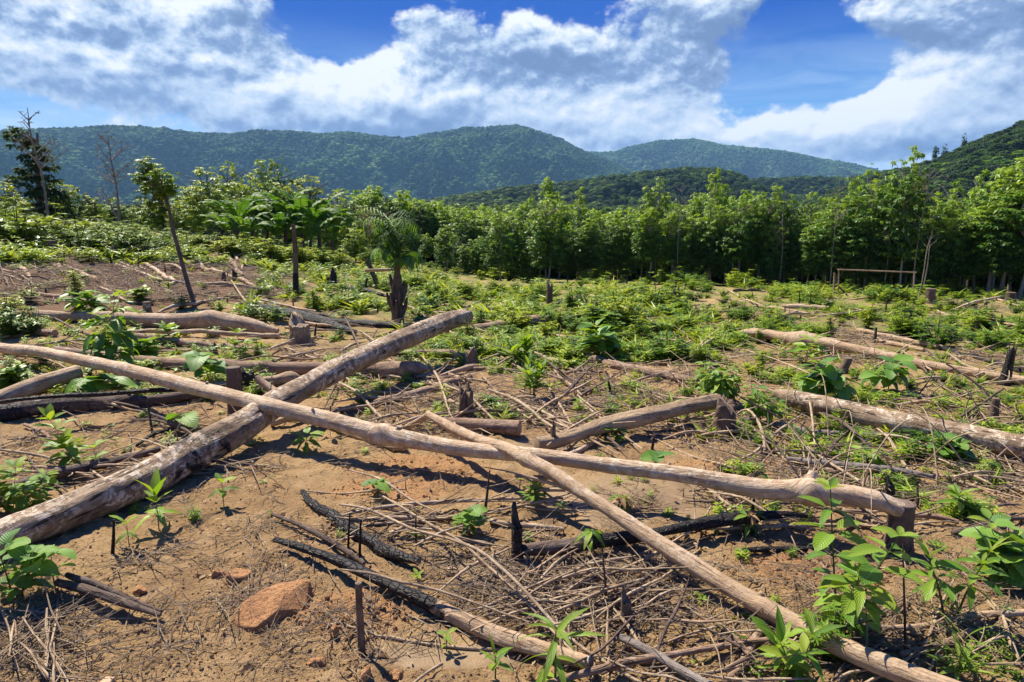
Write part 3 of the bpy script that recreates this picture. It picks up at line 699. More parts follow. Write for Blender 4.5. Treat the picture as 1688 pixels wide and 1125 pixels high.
log('fallen_log', 'thick furrowed brown log reaching from the right edge to near the vine covered stump', 'log', 'old',
    [(1279,651,20),(1310,658,29),(1355,669,35),(1405,681,36),(1456,693,36),(1557,710,36),(1640,727,37),(1688,737,38),(1780,757,40)], char=[-.6]*9, h0=.14, h1=.14, groove=.12, rough=.06, seg=24, lay=False)
log('fallen_log', 'pale split log in the middle, cracked lengthwise, beside the vine covered stump', 'log', 'split',
    [(885,732,22),(915,728,24),(941,720,23),(965,711,22),(991,703,27),(1041,692,30),(1091,681,26),(1135,670,24),(1183,661,24)], char=[0,-.1,-.3,-.3,-.3,-.4,-.4,-.4,-.4], h0=.08, h1=.2, groove=.22, rough=.09)
log('sawn_log', 'short round log with a clean sawn face, lying at the very centre', 'log', 'brown', [(725,697,18),(760,699,21),(800,702,23),(856,706,26)], char=[-.3,-.4,-.4,-.4], rough=.03, seg=24, h0=.07, h1=.08)
log('fallen_log', 'short pale knobbly log between the two stumps at the left crossing', 'log', 'tan', [(345,640,14),(380,636,17),(420,632,16),(455,628,19),(480,624,22),(493,628,14)], char=[-.4]*6, rough=.2, knots=((478,.15,.08),))
stick('bent_branch', 'stout bent branch propped against the knobbly pale log', 'branch', 'tan', [(424,624,14),(440,636,12),(460,650,12),(478,661,11)], h0=.2, seg=10, char=[-.4]*4)
log('fallen_branch', 'thick curved brown branch behind the centre of the crossing', 'branch', 'brown', [(560,676,8),(590,685,11),(625,688,13),(660,686,14),(700,676,14),(722,662,13),(742,654,14),(758,640,12),(774,621,13)], char=[-.1]*9, rough=.1, seg=12)
log('fallen_branch', 'curved branch sagging beneath the long pale log near the middle', 'branch', 'tan', [(520,692,9),(560,708,11),(593,725,12),(626,736,13),(668,738,12)], char=[-.2]*5, rough=.08, seg=12)
stick('fallen_branch', 'pale root like branch under the crossing of the two long logs', 'branch', 'tan', [(446,701,12),(465,693,12),(483,690,11),(505,694,8)], seg=10, char=[-.4]*4)
stick('fallen_pole', 'thin pale pole left of the grass tuft behind the centre', 'pole', 'tan', [(738,560,9),(760,566,9),(800,575,9),(836,582,7)], seg=10, char=[-.4]*4)
log('fallen_log', 'long brown pole shaped log slanting behind the split log', 'log', 'brown', [(862,563,6),(895,571,10),(925,580,12),(958,594,16),(990,602,15),(1024,610,15),(1080,618,16),(1120,624,16),(1150,630,12)], char=[-.3]*9, rough=.08, seg=14)
stick('fallen_pole', 'pale pole emerging from the grass tuft toward the right', 'pole', 'pale', [(882,590,8),(915,596,10),(948,604,9)], seg=10, char=[-.4]*3)
log('charred_log', 'short charcoal log lying upper left of the long half burnt branch', 'log', 'char', [(498,810,8),(517,836,13),(540,851,15),(560,866,19),(590,886,22),(626,904,21),(660,917,18),(690,926,12)], rough=.24, cutm='cutdark')
log('burnt_branch', 'long branch, charred silvery black at its upper end, brown toward the bottom centre', 'branch', 'tan',
    [(453,890,9),(500,904,14),(560,926,17),(626,957,19),(693,988,22),(759,1020,25),(810,1043,26),(859,1061,27),(925,1080,25),(975,1093,18)], char=[1,1,1,1,.75,.35,-.2,-.5,-.5,-.5], rough=.16, cutm='cutdark')
stick('burnt_branch', 'thin brown branch just above the tip of the long half burnt branch', 'branch', 'scorch', [(448,848,5),(480,859,7),(514,876,9),(560,903,10),(600,930,7)], seg=8)
log('charred_log', 'half burnt log right of the middle with a hollow brown end', 'log', 'scorch', [(857,907,16),(890,905,22),(941,901,25),(985,893,25),(1030,887,22),(1058,883,20)], char=[.3,-.5,-.4,1,1,1], rough=.16, cutm='cutdark')
log('charred_log', 'black curved log under the slim pole at the right', 'log', 'char', [(1075,880,14),(1133,868,17),(1165,863,19),(1204,857,20),(1240,853,18),(1290,849,14),(1330,850,8)], rough=.16, cutm='cutdark')
stick('charred_branch', 'burnt stick behind the tall leafy sapling', 'branch', 'char', [(1225,908,8),(1260,906,10),(1320,905,9),(1350,903,6)])
log('fallen_log', 'slender grey log lying behind the fork of the long pale log', 'log', 'grey', [(1298,757,9),(1340,763,13),(1423,771,14),(1480,777,14),(1541,787,8)], char=[.2,0,-.2,-.2,0], rough=.06, seg=12)
stick('fallen_pole', 'short grey pole with a sawn end right of the vine covered stump', 'pole', 'grey', [(1224,690,8),(1270,700,10),(1329,712,12)], seg=12)
stick('fallen_pole', 'straight grey pole lying under the thick right log', 'pole', 'grey', [(1335,712,8),(1380,716,11),(1423,719,12),(1480,722,11),(1575,727,7)], seg=12, char=[-.2]*5)
stick('fallen_pole', 'short pale pole far off among weeds at the right', 'pole', 'pale', [(1290,506,7),(1330,506,8),(1367,509,8)], seg=8)
stick('fallen_pole', 'pale peeled pole on the grass left of the palm', 'pole', 'pale', [(556,517,6),(590,515,6),(622,514,7)], seg=8)
log('split_plank', 'dark splintered slab of wood with two prongs beside the round leaved plant', 'wood', 'scorch', [(95,960,12),(140,972,15),(200,993,14),(264,1014,7)], char=[.1,.1,0,0], rough=.15, seg=10, cutm='cutdark')
stick('splinter', 'dark upper prong of splintered wood at the lower left', 'wood', 'scorch', [(110,948,9),(150,960,10),(205,984,9),(266,1008,5)], h0=.09, h1=.05, seg=8)
stick('fallen_branch', 'grey brown branch leaving the lower right corner toward the tall sapling', 'branch', 'tan', [(1425,1036,10),(1450,1034,9),(1507,1035,11),(1560,1026,11),(1600,1018,10),(1640,1013,11),(1700,1010,11)], seg=10, char=[-.4]*7)
stick('fallen_branch', 'stout reddish branch with a fork at the lower right', 'branch', 'brown', [(1484,1081,10),(1520,1072,12),(1557,1062,12),(1600,1051,12),(1642,1042,11),(1650,1020,8)], seg=10, char=[-.5]*6)
stick('fallen_branch', 'long brown branch passing beneath the slim pole at the bottom', 'branch', 'brown', [(905,1128,12),(960,1112,12),(1024,1094,13),(1080,1084,12),(1120,1077,10),(1221,1060,10),(1290,1052,10),(1340,1046,7)], seg=10, char=[-.4]*8)
stick('fallen_branch', 'peeling branch hidden in twigs left of the slim pole near the bottom', 'branch', 'brown', [(1195,1125,12),(1221,1100,12),(1245,1055,14),(1268,1022,12)], seg=10, char=[-.4]*4)
log('fallen_log', 'grey bluish pole cut off at the bottom right of the yellow green seedling', 'log', 'grey', [(1020,1050,12),(1055,1066,15),(1090,1086,15),(1140,1115,15),(1190,1140,15)], char=[.1,0,-.3,-.4,-.4], seg=12, rough=.05)
stick('fallen_branch', 'dark forked branch lying across the left side above the dark log', 'branch', 'scorch', [(0,663,6),(66,655,7),(150,652,8),(220,646,8),(282,643,7),(310,644,4)], h0=.3, h1=.2, char=[.4]*6, lay=False)
stick('fallen_branch', 'pale slim branch parallel to the flat upper left log', 'branch', 'tan', [(190,549,7),(240,546,8),(290,548,9),(340,547,8),(400,552,8),(460,556,9)], seg=8)
stick('fallen_branch', 'rough brown root below the flat upper left log', 'branch', 'brown', [(210,556,9),(255,560,12),(300,567,12),(350,570,10),(400,575,9)], seg=8)
log('fallen_log', 'grey brown log half hidden at the upper left edge behind leaves', 'log', 'brown', [(10,535,13),(50,545,14),(90,550,12)], seg=12)
stick('fallen_branch', 'long slim branch resting just behind the pointed log', 'branch', 'brown', [(645,583,9),(700,582,12),(745,584,13),(775,590,8)], seg=10)
stick('fallen_branch', 'long thin dark branch running right from the pointed log', 'branch', 'brown', [(700,604,7),(760,611,8),(800,609,8),(860,613,7),(920,616,6),(1000,613,4)], seg=8)
stick('fallen_branch', 'pale slim branch leaning on the centre ragged stump from the left', 'branch', 'tan', [(690,629,5),(720,622,6),(770,606,9),(800,604,6)], seg=8)
stick('fallen_branch', 'short pale stick near the split log toward the puddle', 'branch', 'pale', [(938,748,6),(955,744,10),(975,731,8),(978,728,5)], seg=8)
stick('fallen_branch', 'pale straight branch lying across mud left of the slim pole', 'branch', 'twig', [(560,851,5),(600,842,6),(660,834,7),(700,830,8),(760,826,7),(842,822,6),(870,822,4),(928,822,4)], seg=8, forks=3)
stick('fallen_branch', 'grey branch in the middle of the muddy hollow', 'branch', 'twig', [(600,857,7),(650,853,9),(700,854,8),(749,852,5)], seg=8, forks=1)
stick('fallen_branch', 'straight pale branch between the burnt spike and the slim pole', 'branch', 'twig', [(808,859,9),(850,866,10),(890,869,9),(928,873,8)], seg=8)
stick('fallen_branch', 'short slanting stick left of the small vine in the hollow', 'branch', 'twig', [(642,880,6),(680,861,6),(726,843,5)], seg=7)
stick('fallen_branch', 'thin side branch crossing onto the slim pole from the left', 'branch', 'tan', [(848,785,5),(880,787,7),(925,789,8)], h0=.22, h1=.2, seg=8, lay=False)
stick('fallen_branch', 'slanting thin branch meeting the slim pole above the puddle', 'branch', 'tan', [(848,779,4),(900,795,6),(950,812,8)], h0=.24, h1=.14, seg=8, lay=False)
stick('fallen_branch', 'lowest of the thin branches ending at the slim pole over the puddle', 'branch', 'tan', [(862,802,5),(895,808,7),(932,808,7)], h0=.12, h1=.12, seg=8, lay=False)
stick('dead_vine', 'long arching dead vine running from the hollow to the bottom centre', 'vine', 'twig', [(560,832,4),(600,838,5),(640,853,5),(680,872,5),(740,889,5),(786,906,6),(820,932,6),(850,958,6),(880,990,6),(915,1030,6),(950,1060,6),(991,1088,6),(1058,1128,6)], h0=.05, seg=6)
stick('dead_vine', 'dead vine arching above the charcoal log toward the bottom centre', 'vine', 'twig', [(626,816,4),(665,838,5),(709,865,5),(760,893,5),(795,925,5),(835,962,5),(875,1000,5),(910,1040,5),(960,1090,5)], h0=.06, seg=6)
stick('dead_vine', 'thin pale vine crossing the long half burnt branch', 'vine', 'twig', [(560,939,3),(610,946,5),(660,960,5),(700,968,5),(742,980,5),(785,995,4),(825,1010,4),(870,1025,4),(908,1037,4)], h0=.16, h1=.05, seg=6, lay=False)
stick('fallen_branch', 'long thin twig entering the bottom centre from the orange stone', 'branch', 'twig', [(540,1028,4),(560,1036,5),(600,1048,5),(643,1063,5),(690,1080,5),(729,1092,6),(790,1084,6),(859,1074,6),(908,1061,5)], seg=6)
stick('fallen_branch', 'short fork of the thin twig at the bottom centre', 'branch', 'twig', [(729,1094,6),(705,1108,5),(680,1128,5)], seg=6)
for i, (pp, lb) in enumerate([
  ([(1092,905,6),(1060,925,6),(1010,945,6),(960,962,6),(900,985,5),(850,1000,4)], 'longest grey branch of the brush pile beside the slim pole'),
  ([(1060,955,4),(1000,973,6),(960,990,6),(910,1010,5),(880,1030,4)], 'grey branch low in the brush pile, ending at the small cut stump'),
  ([(990,940,4),(930,952,5),(880,965,5),(830,985,4),(800,1000,3)], 'curved pale branch on top of the brush pile'),
  ([(1035,967,5),(990,968,5),(930,980,6),(870,985,4)], 'short straight branch across the brush pile'),
  ([(1005,1005,4),(960,1000,5),(900,990,5),(840,1000,4),(790,1010,3)], 'bent branch at the foot of the brush pile')]):
    stick('brushwood_branch', lb, 'branch', 'twig', pp, h0=.05+.03*(i % 2), seg=6, forks=3)
# dead branches of the slope at the upper left
for pp, lb, mt in [
  ([(228,400,4),(262,412,6),(300,430,7),(342,447,8),(390,466,7),(429,477,6)], 'long bleached fallen trunk on the upper left slope', 'tan'),
  ([(218,425,4),(250,441,6),(289,469,8)], 'pale branch slanting down the upper left slope', 'pale'),
  ([(186,434,3),(225,447,4),(268,463,4)], 'thin curved pale branch lowest of the slope tangle', 'pale'),
  ([(180,406,7),(200,428,7),(213,438,6),(240,445,4)], 'twisted root beside the slope stump', 'tan'),
  ([(88,434,6),(120,445,7),(162,464,8)], 'pale log piece on the far left slope', 'tan'),
  ([(0,421,3),(30,428,5),(60,433,5),(88,433,4)], 'thin pale branch at the left edge of the slope', 'twig'),
  ([(34,441,6),(45,454,7),(52,462,5)], 'short whitish stick on the left slope', 'pale'),
  ([(93,440,8),(108,452,9)], 'short dark brown log piece on the left slope', 'brown'),
  ([(28,478,6),(70,486,8),(110,492,9),(150,499,8)], 'brown log in the bushes at the left', 'brown'),
  ([(0,444,3),(30,452,4),(55,470,4),(62,480,4)], 'curved bare branch at the left edge', 'twig'),
  ([(261,516,4),(285,505,6),(311,502,6),(345,500,5),(373,493,4),(374,488,3)], 'pale curved branch just behind the flat upper left log', 'pale'),
  ([(232,401,3),(260,430,4),(300,425,3)], 'forked dead branch on the slope', 'twig'),
  ([(335,470,5),(370,468,6),(429,477,5)], 'pale lower end of the bleached trunk', 'tan'),
  ([(360,410,4),(372,420,5),(385,418,5),(392,430,4)], 'crooked bleached branch under the banana plants', 'pale'),
  ([(375,425,5),(385,440,7),(400,455,5)], 'dark twisted root under the banana plants', 'brown'),
  ([(398,446,4),(405,432,4),(402,425,3)], 'white forked twig near the banana foot', 'pale'),
  ([(150,374,5),(172,377,5)], 'small grey log in the left bushes', 'grey'),
  ([(250,495,4),(300,488,5),(340,486,4),(360,480,3)], 'dark slim branch below the leaning tree', 'twigdark'),
  ([(0,548,3),(40,541,5),(80,536,4)], 'pale twig behind the left bush', 'twig'),
  ([(545,470,7),(570,478,9),(600,485,8),(640,489,5)], 'charred log behind the burnt stumps', 'char'),
  ([(395,484,4),(430,490,5),(470,488,4)], 'thin dead branch in grass left of the palm', 'twigdark'),
  ([(1046,520,5),(1080,521,6),(1110,521,4)], 'pale pole in the bushes right of the centre', 'pale'),
  ([(1210,481,5),(1245,484,6),(1275,482,5)], 'dark log on the soil before the plantation', 'scorch'),
  ([(1120,700,4),(1160,715,5),(1200,722,5)], 'thin dry branch at the foot of the vine covered stump', 'twig'),
  ([(1120,552,4),(1160,548,5),(1200,555,4)], 'curved dark branch on bare soil right of the bushes', 'twigdark'),
  ([(1195,571,3),(1212,556,3),(1236,543,3)], 'thin white stick leaning by the crooked right log', 'twig'),
  ([(1472,655,4),(1530,657,5),(1600,656,5),(1688,653,5)], 'long dark branch spreading over the right side', 'twigdark'),
  ([(1479,668,5),(1520,662,6),(1570,669,7),(1640,672,6)], 'pale pole beneath the dark branch at the right', 'tan'),
  ([(1500,653,5),(1545,661,6),(1600,668,5)], 'pale stick crossing the pole at the right', 'twig'),
  ([(1400,672,5),(1378,695,8),(1362,683,6)], 'forked bleached branch in front of the thick right log', 'pale'),
  ([(1570,880,6),(1610,868,7),(1650,858,7),(1700,853,6)], 'dark branch at the right edge beside the round leaved shrub', 'twigdark'),
  ([(1505,850,9),(1545,853,10),(1580,861,8)], 'mossy stick right of the end stump', 'brown'),
  ([(1130,872,6),(1280,868,8),(1400,866,7),(1460,868,6)], 'straight pale pole behind the tall leafy sapling', 'tan'),
  ([(0,775,4),(60,778,5),(120,783,5),(170,790,4)], 'pale twig lying left of the big weathered log', 'twig'),
  ([(0,742,4),(60,750,5),(100,760,4)], 'second pale twig at the left edge', 'twig'),
  ([(225,735,5),(255,715,7),(290,706,6)], 'charred stick leaning by the big weathered log', 'char'),
  ([(40,700,5),(70,712,6),(82,722,4)], 'short curved brown root on the left soil', 'brown'),
]:
    stick('fallen_branch', lb, 'branch', mt, pp, seg=8, forks=1 if len(pp) > 3 else 0)
# standing dead sprays on the right
for pp, lb in [
  ([(1345,862,3,4.4),(1400,800,3,4.9),(1470,765,4,5.2),(1540,715,4,5.5),(1620,664,4,5.6),(1655,640,3,5.6)], 'thin bare branch rising over the thick right log'),
  ([(1220,655,3,5.2),(1300,700,3,5.1),(1370,780,4,4.3),(1475,770,3,4.5),(1560,750,3,4.9),(1650,760,3,5)], 'bare branch arching before the grey pole'),
  ([(1380,790,4,4.4),(1480,770,4,4.6),(1580,752,4,4.7),(1640,775,4,4.6),(1700,790,4,4.5)], 'bare arching branch before the right furrowed log'),
  ([(1525,700,3,5.1),(1580,760,4,4.7),(1640,800,4,4.5),(1700,830,4,4.3)], 'bare branch slanting down to the right edge'),
  ([(1330,870,3,3.9),(1450,835,4,4.0),(1520,855,4,4.0),(1610,800,3,4.4)], 'thin bare branch beside the end stump'),
  ([(1560,600,3,6.4),(1600,625,4,6.2),(1640,660,4,6),(1700,700,4,5.6)], 'thin bare branch by the burnt post at the right edge'),
  ([(1335,656,4,5.9),(1340,700,4,5.2),(1346,765,4,4.6)], 'thin pale upright stick before the thick right log'),
  ([(1206,690,3,5.5),(1232,675,4,5.4),(1252,700,5,5),(1261,740,6,4.8),(1245,760,7,4.7)], 'hooked dry vine right of the vine covered stump')]:
    stick('bare_branch', lb, 'branch', 'twig' if 'pale' in lb or 'dry' in lb else 'twigdark', pp, seg=6, lay=False, forks=3)

# ------------------------------------------------------------------ stumps, pegs, burnt posts
def stump(name, label, px, py, wpx, hpx, mat='stump', kind='cut', cat='stump', group=None, top='cutdark', lean=0.0, flare=.35, seg=16, char=None):
    _lg[0] += 1
    p = ground(px, py); t = depth_of(p); r = wpx/2*t/FPX; H = hpx*t/FPX*1.04; p = p - np.array([0, 0, 0])
    base = np.array([p[0], p[1] + r*.8, 0]); base[2] = float(surf(base[0], base[1])[0])
    root = empty(name, base, label, cat, group)
    n = 9; zz = np.linspace(-.06, 1, n)
    pts = np.array([[lean*H*z, 0, z*H if z > 0 else z] for z in zz]); rr = r*(1+flare*np.exp(-np.clip(zz, 0, 1)*6)) * (1-.12*np.clip(zz, 0, 1))
    mb = MB()
    cc = None if char is None else np.full(n, char)
    if kind == 'cut':
        tube(mb, pts, rr, seg, .14, cc, cap=(0, 0), seed=_lg[0]); mb.obj('trunk', M[mat], root)
        c = MB(); tube(c, np.array([pts[-1]-[0, 0, .01], pts[-1]+[0, 0, .012]]), rr[-1]*.97, seg, .1, None, cap=(0, 1), seed=_lg[0]); c.obj('cut_top', M[top], root)
    else:
        # ragged, splintered or burnt top: the ring rises and falls round the stem
        ang = np.linspace(0, 2*np.pi, seg+1); V = []; UV = []
        jag = np.abs(perlin(np.cos(ang)*2.3+_lg[0]*3.3, np.sin(ang)*2.3))*2.0 + .25*rng.random(seg+1); jag[-1] = jag[0]; jag = np.clip(jag, 0, 1)
        if kind == 'spike': jag = .25*jag + .75*np.clip(np.cos(ang-2.4), 0, 1)**1.5
        for i, z in enumerate(zz):
            k = 1+.18*perlin(np.cos(ang)*1.8+_lg[0], np.sin(ang)*1.8+z*2)*1.5; k[-1] = k[0]
            hz_ = pts[i][2]*(1 - (.55*(1-jag)) * np.clip(z, 0, 1)**2)
            V.append(np.stack([np.cos(ang)*rr[i]*k+pts[i][0], np.sin(ang)*rr[i]*k, hz_], 1)); UV.append(np.stack([ang*r, hz_], 1))
        zt = V[-1][:, 2].copy(); V.append(np.stack([np.cos(ang)*rr[-1]*.72+pts[-1][0], np.sin(ang)*rr[-1]*.72, .65*zt+.35*zt.mean()-.04*r], 1)); UV.append(UV[-1])
        V.append(np.stack([np.cos(ang)*.001+pts[-1][0], np.sin(ang)*.001, np.full(seg+1, zt.mean()-.06*r)], 1)); UV.append(UV[-1])
        F = []; m_ = seg+1
        for i in range(len(V)-1):
            for j in range(seg): F.append((i*m_+j, i*m_+j+1, (i+1)*m_+j+1, (i+1)*m_+j))
        nv = m_*len(V); mb.add(np.concatenate(V), F, np.concatenate(UV), .5, np.full(nv, 0 if char is None else char)); mb.obj('trunk', M[mat], root)
        if wpx > 14:
            rt = MB()
            for k in range(4):
                a = k*1.57+random.random(); d = np.array([math.cos(a), math.sin(a), 0])
                tube(rt, np.array([d*r*.6+[0, 0, r*.35], d*r*1.4+[0, 0, .03*r], d*r*2.1+[0, 0, -.25*r]]), np.array([r*.34, r*.22, r*.08]), 7, .15, seed=k)
            rt.obj('roots', M[mat], root)
    return root
stump('tree_stump', 'thick upright brown stump hung with vine at the end of the split log', 1198, 722, 34, 66, 'stump', 'ragged', char=-.3)
stump('tree_stump', 'squat stump at the right under the end of the long pale log', 1490, 918, 42, 78, 'stump', 'cut', char=-.4, flare=.15)
stump('tree_stump', 'chopped stump with a tall splinter, right of the wedge ended log', 491, 570, 34, 56, 'old', 'spike', char=-.3, seg=22)
stump('tree_stump', 'brown stump standing between the horizontal log and the long pale log', 386, 690, 26, 78, 'stump', 'cut', char=-.3, flare=.2)
stump('burnt_stump', 'black burnt stump just right of the brown stump behind the long pale log', 406, 648, 24, 40, 'char', 'ragged')
stump('tree_stump', 'ragged fibrous stump behind the short sawn log', 768, 692, 24, 62, 'stump', 'ragged', char=.05, flare=.15, seg=20)
stump('tree_stump', 'broken bleached root lump behind the pointed log', 777, 606, 20, 34, 'old', 'ragged', char=-.4, seg=12)
stump('stake', 'reddish upright stake in front of the near end of the split log', 912, 745, 9, 62, 'stump', 'ragged', 'stake', seg=8, flare=.05)
stump('burnt_stump', 'tall rough burnt spike left of the half burnt hollow log', 852, 926, 19, 112, 'scorch', 'spike', char=.25, flare=.3, seg=14)
stump('tree_stump', 'small pointed brown stump above the bottom pole, right of the brush pile', 1032, 1042, 18, 84, 'stump', 'spike', char=-.4, flare=.1, seg=12)
stump('stake', 'upright brown stake under the long half burnt branch', 595, 1078, 13, 118, 'stump', 'cut', 'stake', char=-.4, flare=.02, seg=10)
stump('burnt_stump', 'small charred spike just left of the end stump behind the pale log', 1469, 826, 15, 48, 'char', 'spike', seg=10)
stump('burnt_stump', 'charred post leaning at the right edge of the field', 1660, 636, 13, 74, 'char', 'ragged', seg=10, lean=.06)
stump('tree_stump', 'short grey brown stump at the right under the dark branch', 1641, 694, 13, 32, 'stump', 'cut', seg=10)
stump('burnt_stump', 'tall splintered post standing alone in the centre field', 906, 513, 11, 60, 'scorch', 'ragged', seg=10, char=-.1, flare=.1)
stump('tree_stump', 'conical grey stump near the wooden frame at the right', 1537, 502, 17, 24, 'stump', 'cut', seg=12, char=-.4, flare=.5)
stump('tree_stump', 'small dark root stump below the wooden frame', 1370, 509, 18, 17, 'scorch', 'ragged', seg=12)
stump('tree_stump', 'weathered stump on the far left slope by the bushes', 13, 404, 14, 19, 'old', 'ragged', seg=12, char=-.3)
stump('burnt_stump', 'dark reddish stump on the left slope', 84, 425, 15, 26, 'scorch', 'cut', seg=12)
stump('tree_stump', 'broken stump at the top of the slope tangle', 180, 427, 13, 26, 'old', 'ragged', seg=12, char=-.2)
stump('burnt_stump', 'forked burnt stump left of the palm', 549, 477, 11, 36, 'char', 'ragged', seg=12)
stump('burnt_stump', 'short black stub beside the forked burnt stump', 541, 474, 5, 22, 'char', 'ragged', seg=8)
stump('tree_stump', 'brown broken stump among bushes right of the centre', 1148, 522, 12, 20, 'old', 'ragged', seg=10, char=-.4)
stump('burnt_stump', 'charred stump behind the reddish green bush', 1115, 505, 14, 34, 'char', 'ragged', seg=12)
stump('tree_stump', 'low stump beside the heart leaved plants at the right', 1390, 617, 15, 22, 'stump', 'cut', seg=12, lean=.4)
stump('burnt_stump', 'dark stump at the lower left of the chopped stump', 352, 583, 9, 20, 'scorch', 'ragged', seg=8)
stump('tree_stump', 'slim stump under the bleached trunk of the slope', 368, 466, 7, 18, 'scorch', 'ragged', seg=8)
stump('burnt_stump', 'black stub among roots under the banana plants', 386, 464, 9, 22, 'char', 'ragged', seg=8)
stump('tree_stump', 'pale squared stump in the leaves by the flat upper left log', 240, 519, 14, 18, 'old', 'cut', seg=12, char=-.5)
stump('tree_stump', 'brown stump at the far right among low weeds', 1670, 500, 16, 16, 'scorch', 'cut', seg=10)
# thin burnt saplings and pegs
PEG = MB(); tube(PEG, np.array([[0, 0, -.05], [.008, 0, .4], [0, .01, 1]]), np.array([.05, .04, .022]), 6, .2); pegme = PEG.mesh('sapling_stub', M['scorch'])
PEG2 = MB(); tube(PEG2, np.array([[0, 0, -.05], [.01, .01, .4], [.05, -.01, 1]]), np.array([.05, .045, .03]), 6, .2); pegme2 = PEG2.mesh('sapling_stub', M['char'])
def peg(px, py, hpx, wpx, label, group=None, me=None, cat='stub'):
    p = ground(px, py); t = depth_of(p); o = link_mesh('sapling_stub', me or random.choice((pegme, pegme2)), None, (p[0], p[1], float(surf(p[0], p[1])[0])),
        (random.uniform(-.1, .1), random.uniform(-.12, .12), random.uniform(0, 6)), (wpx*t/FPX/.1, wpx*t/FPX/.1, hpx*t/FPX)); return tag(o, label, cat, group)
for px, py, h_, w_, lb in [(186,918,60,6,'charred peg on the bare soil before the big weathered log'), (252,720,62,5,'dark thin stub before the dark scorched log'), (798,852,82,6,'thin dead sapling stem above the small vine in the hollow'),
    (593,920,62,5,'black peg at the left of the charcoal log'), (574,905,60,4,'thinnest black peg by the charcoal log'), (686,895,45,4,'thin charred peg in the hollow'), (1241,850,34,7,'dark peg under the fork of the pale log'),
    (1325,852,44,9,'thick dark peg under the knob of the pale log'), (1512,838,34,6,'small dark peg right of the end stump'), (1075,743,24,5,'reddish peg on the soil right of the split log'),
    (1007,657,30,6,'brown peg in the twigs above the split log'), (1440,566,26,6,'peg standing by the pale pair of poles'), (1390,800,60,4,'thin dark stem behind the grey log'),
    (1492,1085,190,5,'tall thin dark stem right of the tall leafy sapling'), (1001,1000,120,5,'thin dark stem left of the small pointed stump')]:
    peg(px, py, h_, w_, lb)
for i in range(46):
    px = random.choice((random.uniform(420, 1060), random.uniform(1060, 1680))); py = random.uniform(478, 560); peg(px, py, random.uniform(9, 26), random.uniform(2.2, 5), 'small burnt sapling stub among the weeds of the middle field', 'burnt sapling stubs in the middle field')
for i in range(16):
    peg(random.uniform(30, 420), random.uniform(425, 500), random.uniform(9, 20), random.uniform(2.5, 5), 'small burnt sapling stub on the dark slope at the left', 'burnt sapling stubs on the left slope')
for i in range(20):
    px = random.choice((random.uniform(180, 640), random.uniform(640, 1250), random.uniform(1150, 1560))); py = random.uniform(860, 1010) if px < 640 else random.uniform(700, 900)
    peg(px, py, random.uniform(10, 26), random.uniform(1.3, 2.6), 'hair thin dead seedling stem on the near soil', 'dead seedling stems on the near soil', pegme)

# wooden frame at the far right
fp = ground(1446, 492); fd = depth_of(fp)
fr = empty('wooden_frame', fp, 'plain wooden frame of two posts and a crossbar before the plantation', 'frame')
def fpt(x, y, dd=0): d = ray(x, y); return np.array([0, 0, CAM_H]) + d*(fd+dd) - fp
def bar(nm, a, b, wpx, mat, parent, off=0):
    mb = MB(); tube(mb, np.array([a, (a+b)/2+[0, 0, .004], b]), wpx/2*fd/FPX, 8, .05); return mb.obj(nm, M[mat], parent)
bar('post', fpt(1383, 445), fpt(1382, 494), 2, 'brown', fr); bar('post', fpt(1508, 450), fpt(1505, 496), 2.2, 'brown', fr); bar('crossbar', fpt(1381, 444.5, -.06), fpt(1511, 449.5, -.06), 2, 'tan', fr)
bar('brace', fpt(1383, 473), fpt(1405, 496), 2.5, 'scorch', fr); bar('post', fpt(1376, 450, .5), fpt(1374, 487, .5), 3, 'brown', fr)
stick('leaning_pole', 'thin tall pole leaning beside the wooden frame', 'pole', 'trunkpale', [(1515,490,1.8,21),(1522,455,1.6,21),(1528,415,1.5,21),(1534,392,1.2,21)], seg=7, lay=False)
# rocks
def rock(name, label, px, py, wpx, hpx, mat='rock', seed=0, flat=1.0, sub=4):
    p = ground(px, py); t = depth_of(p); rx = wpx/2*t/FPX; rz = hpx/2*t/FPX*flat
    import bmesh
    bm = bmesh.new(); bmesh.ops.create_icosphere(bm, subdivisions=sub, radius=1); V = np.array([v.co[:] for v in bm.verts])
    n = 0.22*fbm(V[:, 0]*1.4+seed, V[:, 1]*1.4+V[:, 2]*1.1, 4, .55) + .13*np.abs(perlin(V[:, 0]*2.2+seed*2, V[:, 2]*2.2+V[:, 1]))
    fr_ = np.random.default_rng(int(seed*10)); pl = fr_.normal(size=(13, 3)); pl /= np.linalg.norm(pl, axis=1)[:, None]; of = fr_.uniform(.52, .82, 13)
    for n_, o_ in zip(pl, of): V = V - np.maximum(V@n_-o_, 0)[:, None]*n_[None]*.93
    V = V*(1.1+.55*n[:, None])
    V = V*[rx, rx*.72, rz]
    for v, co in zip(bm.verts, V): v.co = co
    me = bpy.data.meshes.new(name); bm.to_mesh(me); bm.free(); me.materials.append(M[mat]); me.polygons.foreach_set('use_smooth', np.ones(len(me.polygons), bool))
    o = link_mesh(name, me, None, (p[0], p[1], float(surf(p[0], p[1])[0])+rz*.25), (0, 0, seed*1.3)); return tag(o, label, 'stone')
rock('orange_stone', 'large rough orange stone on bare soil at the bottom left', 462, 1008, 124, 54, 'rock', 3.1, sub=5)
rock('orange_stone', 'medium orange stone just above left of the large one', 396, 958, 44, 32, 'rock', 7.7)
rock('orange_stone', 'small rounded orange stone at the left of the stone group', 360, 953, 24, 20, 'rock', 5.2)
rock('orange_stone', 'small orange stone near the splintered slab', 229, 978, 26, 18, 'rock', 9.4)
rock('orange_stone', 'faceted orange stone at the bottom left of the centre', 523, 1095, 30, 28, 'rock', 2.9)
rock('orange_stone', 'flat orange slab beside the small pointed stump', 1018, 975, 70, 34, 'rock', 6.6, .8)
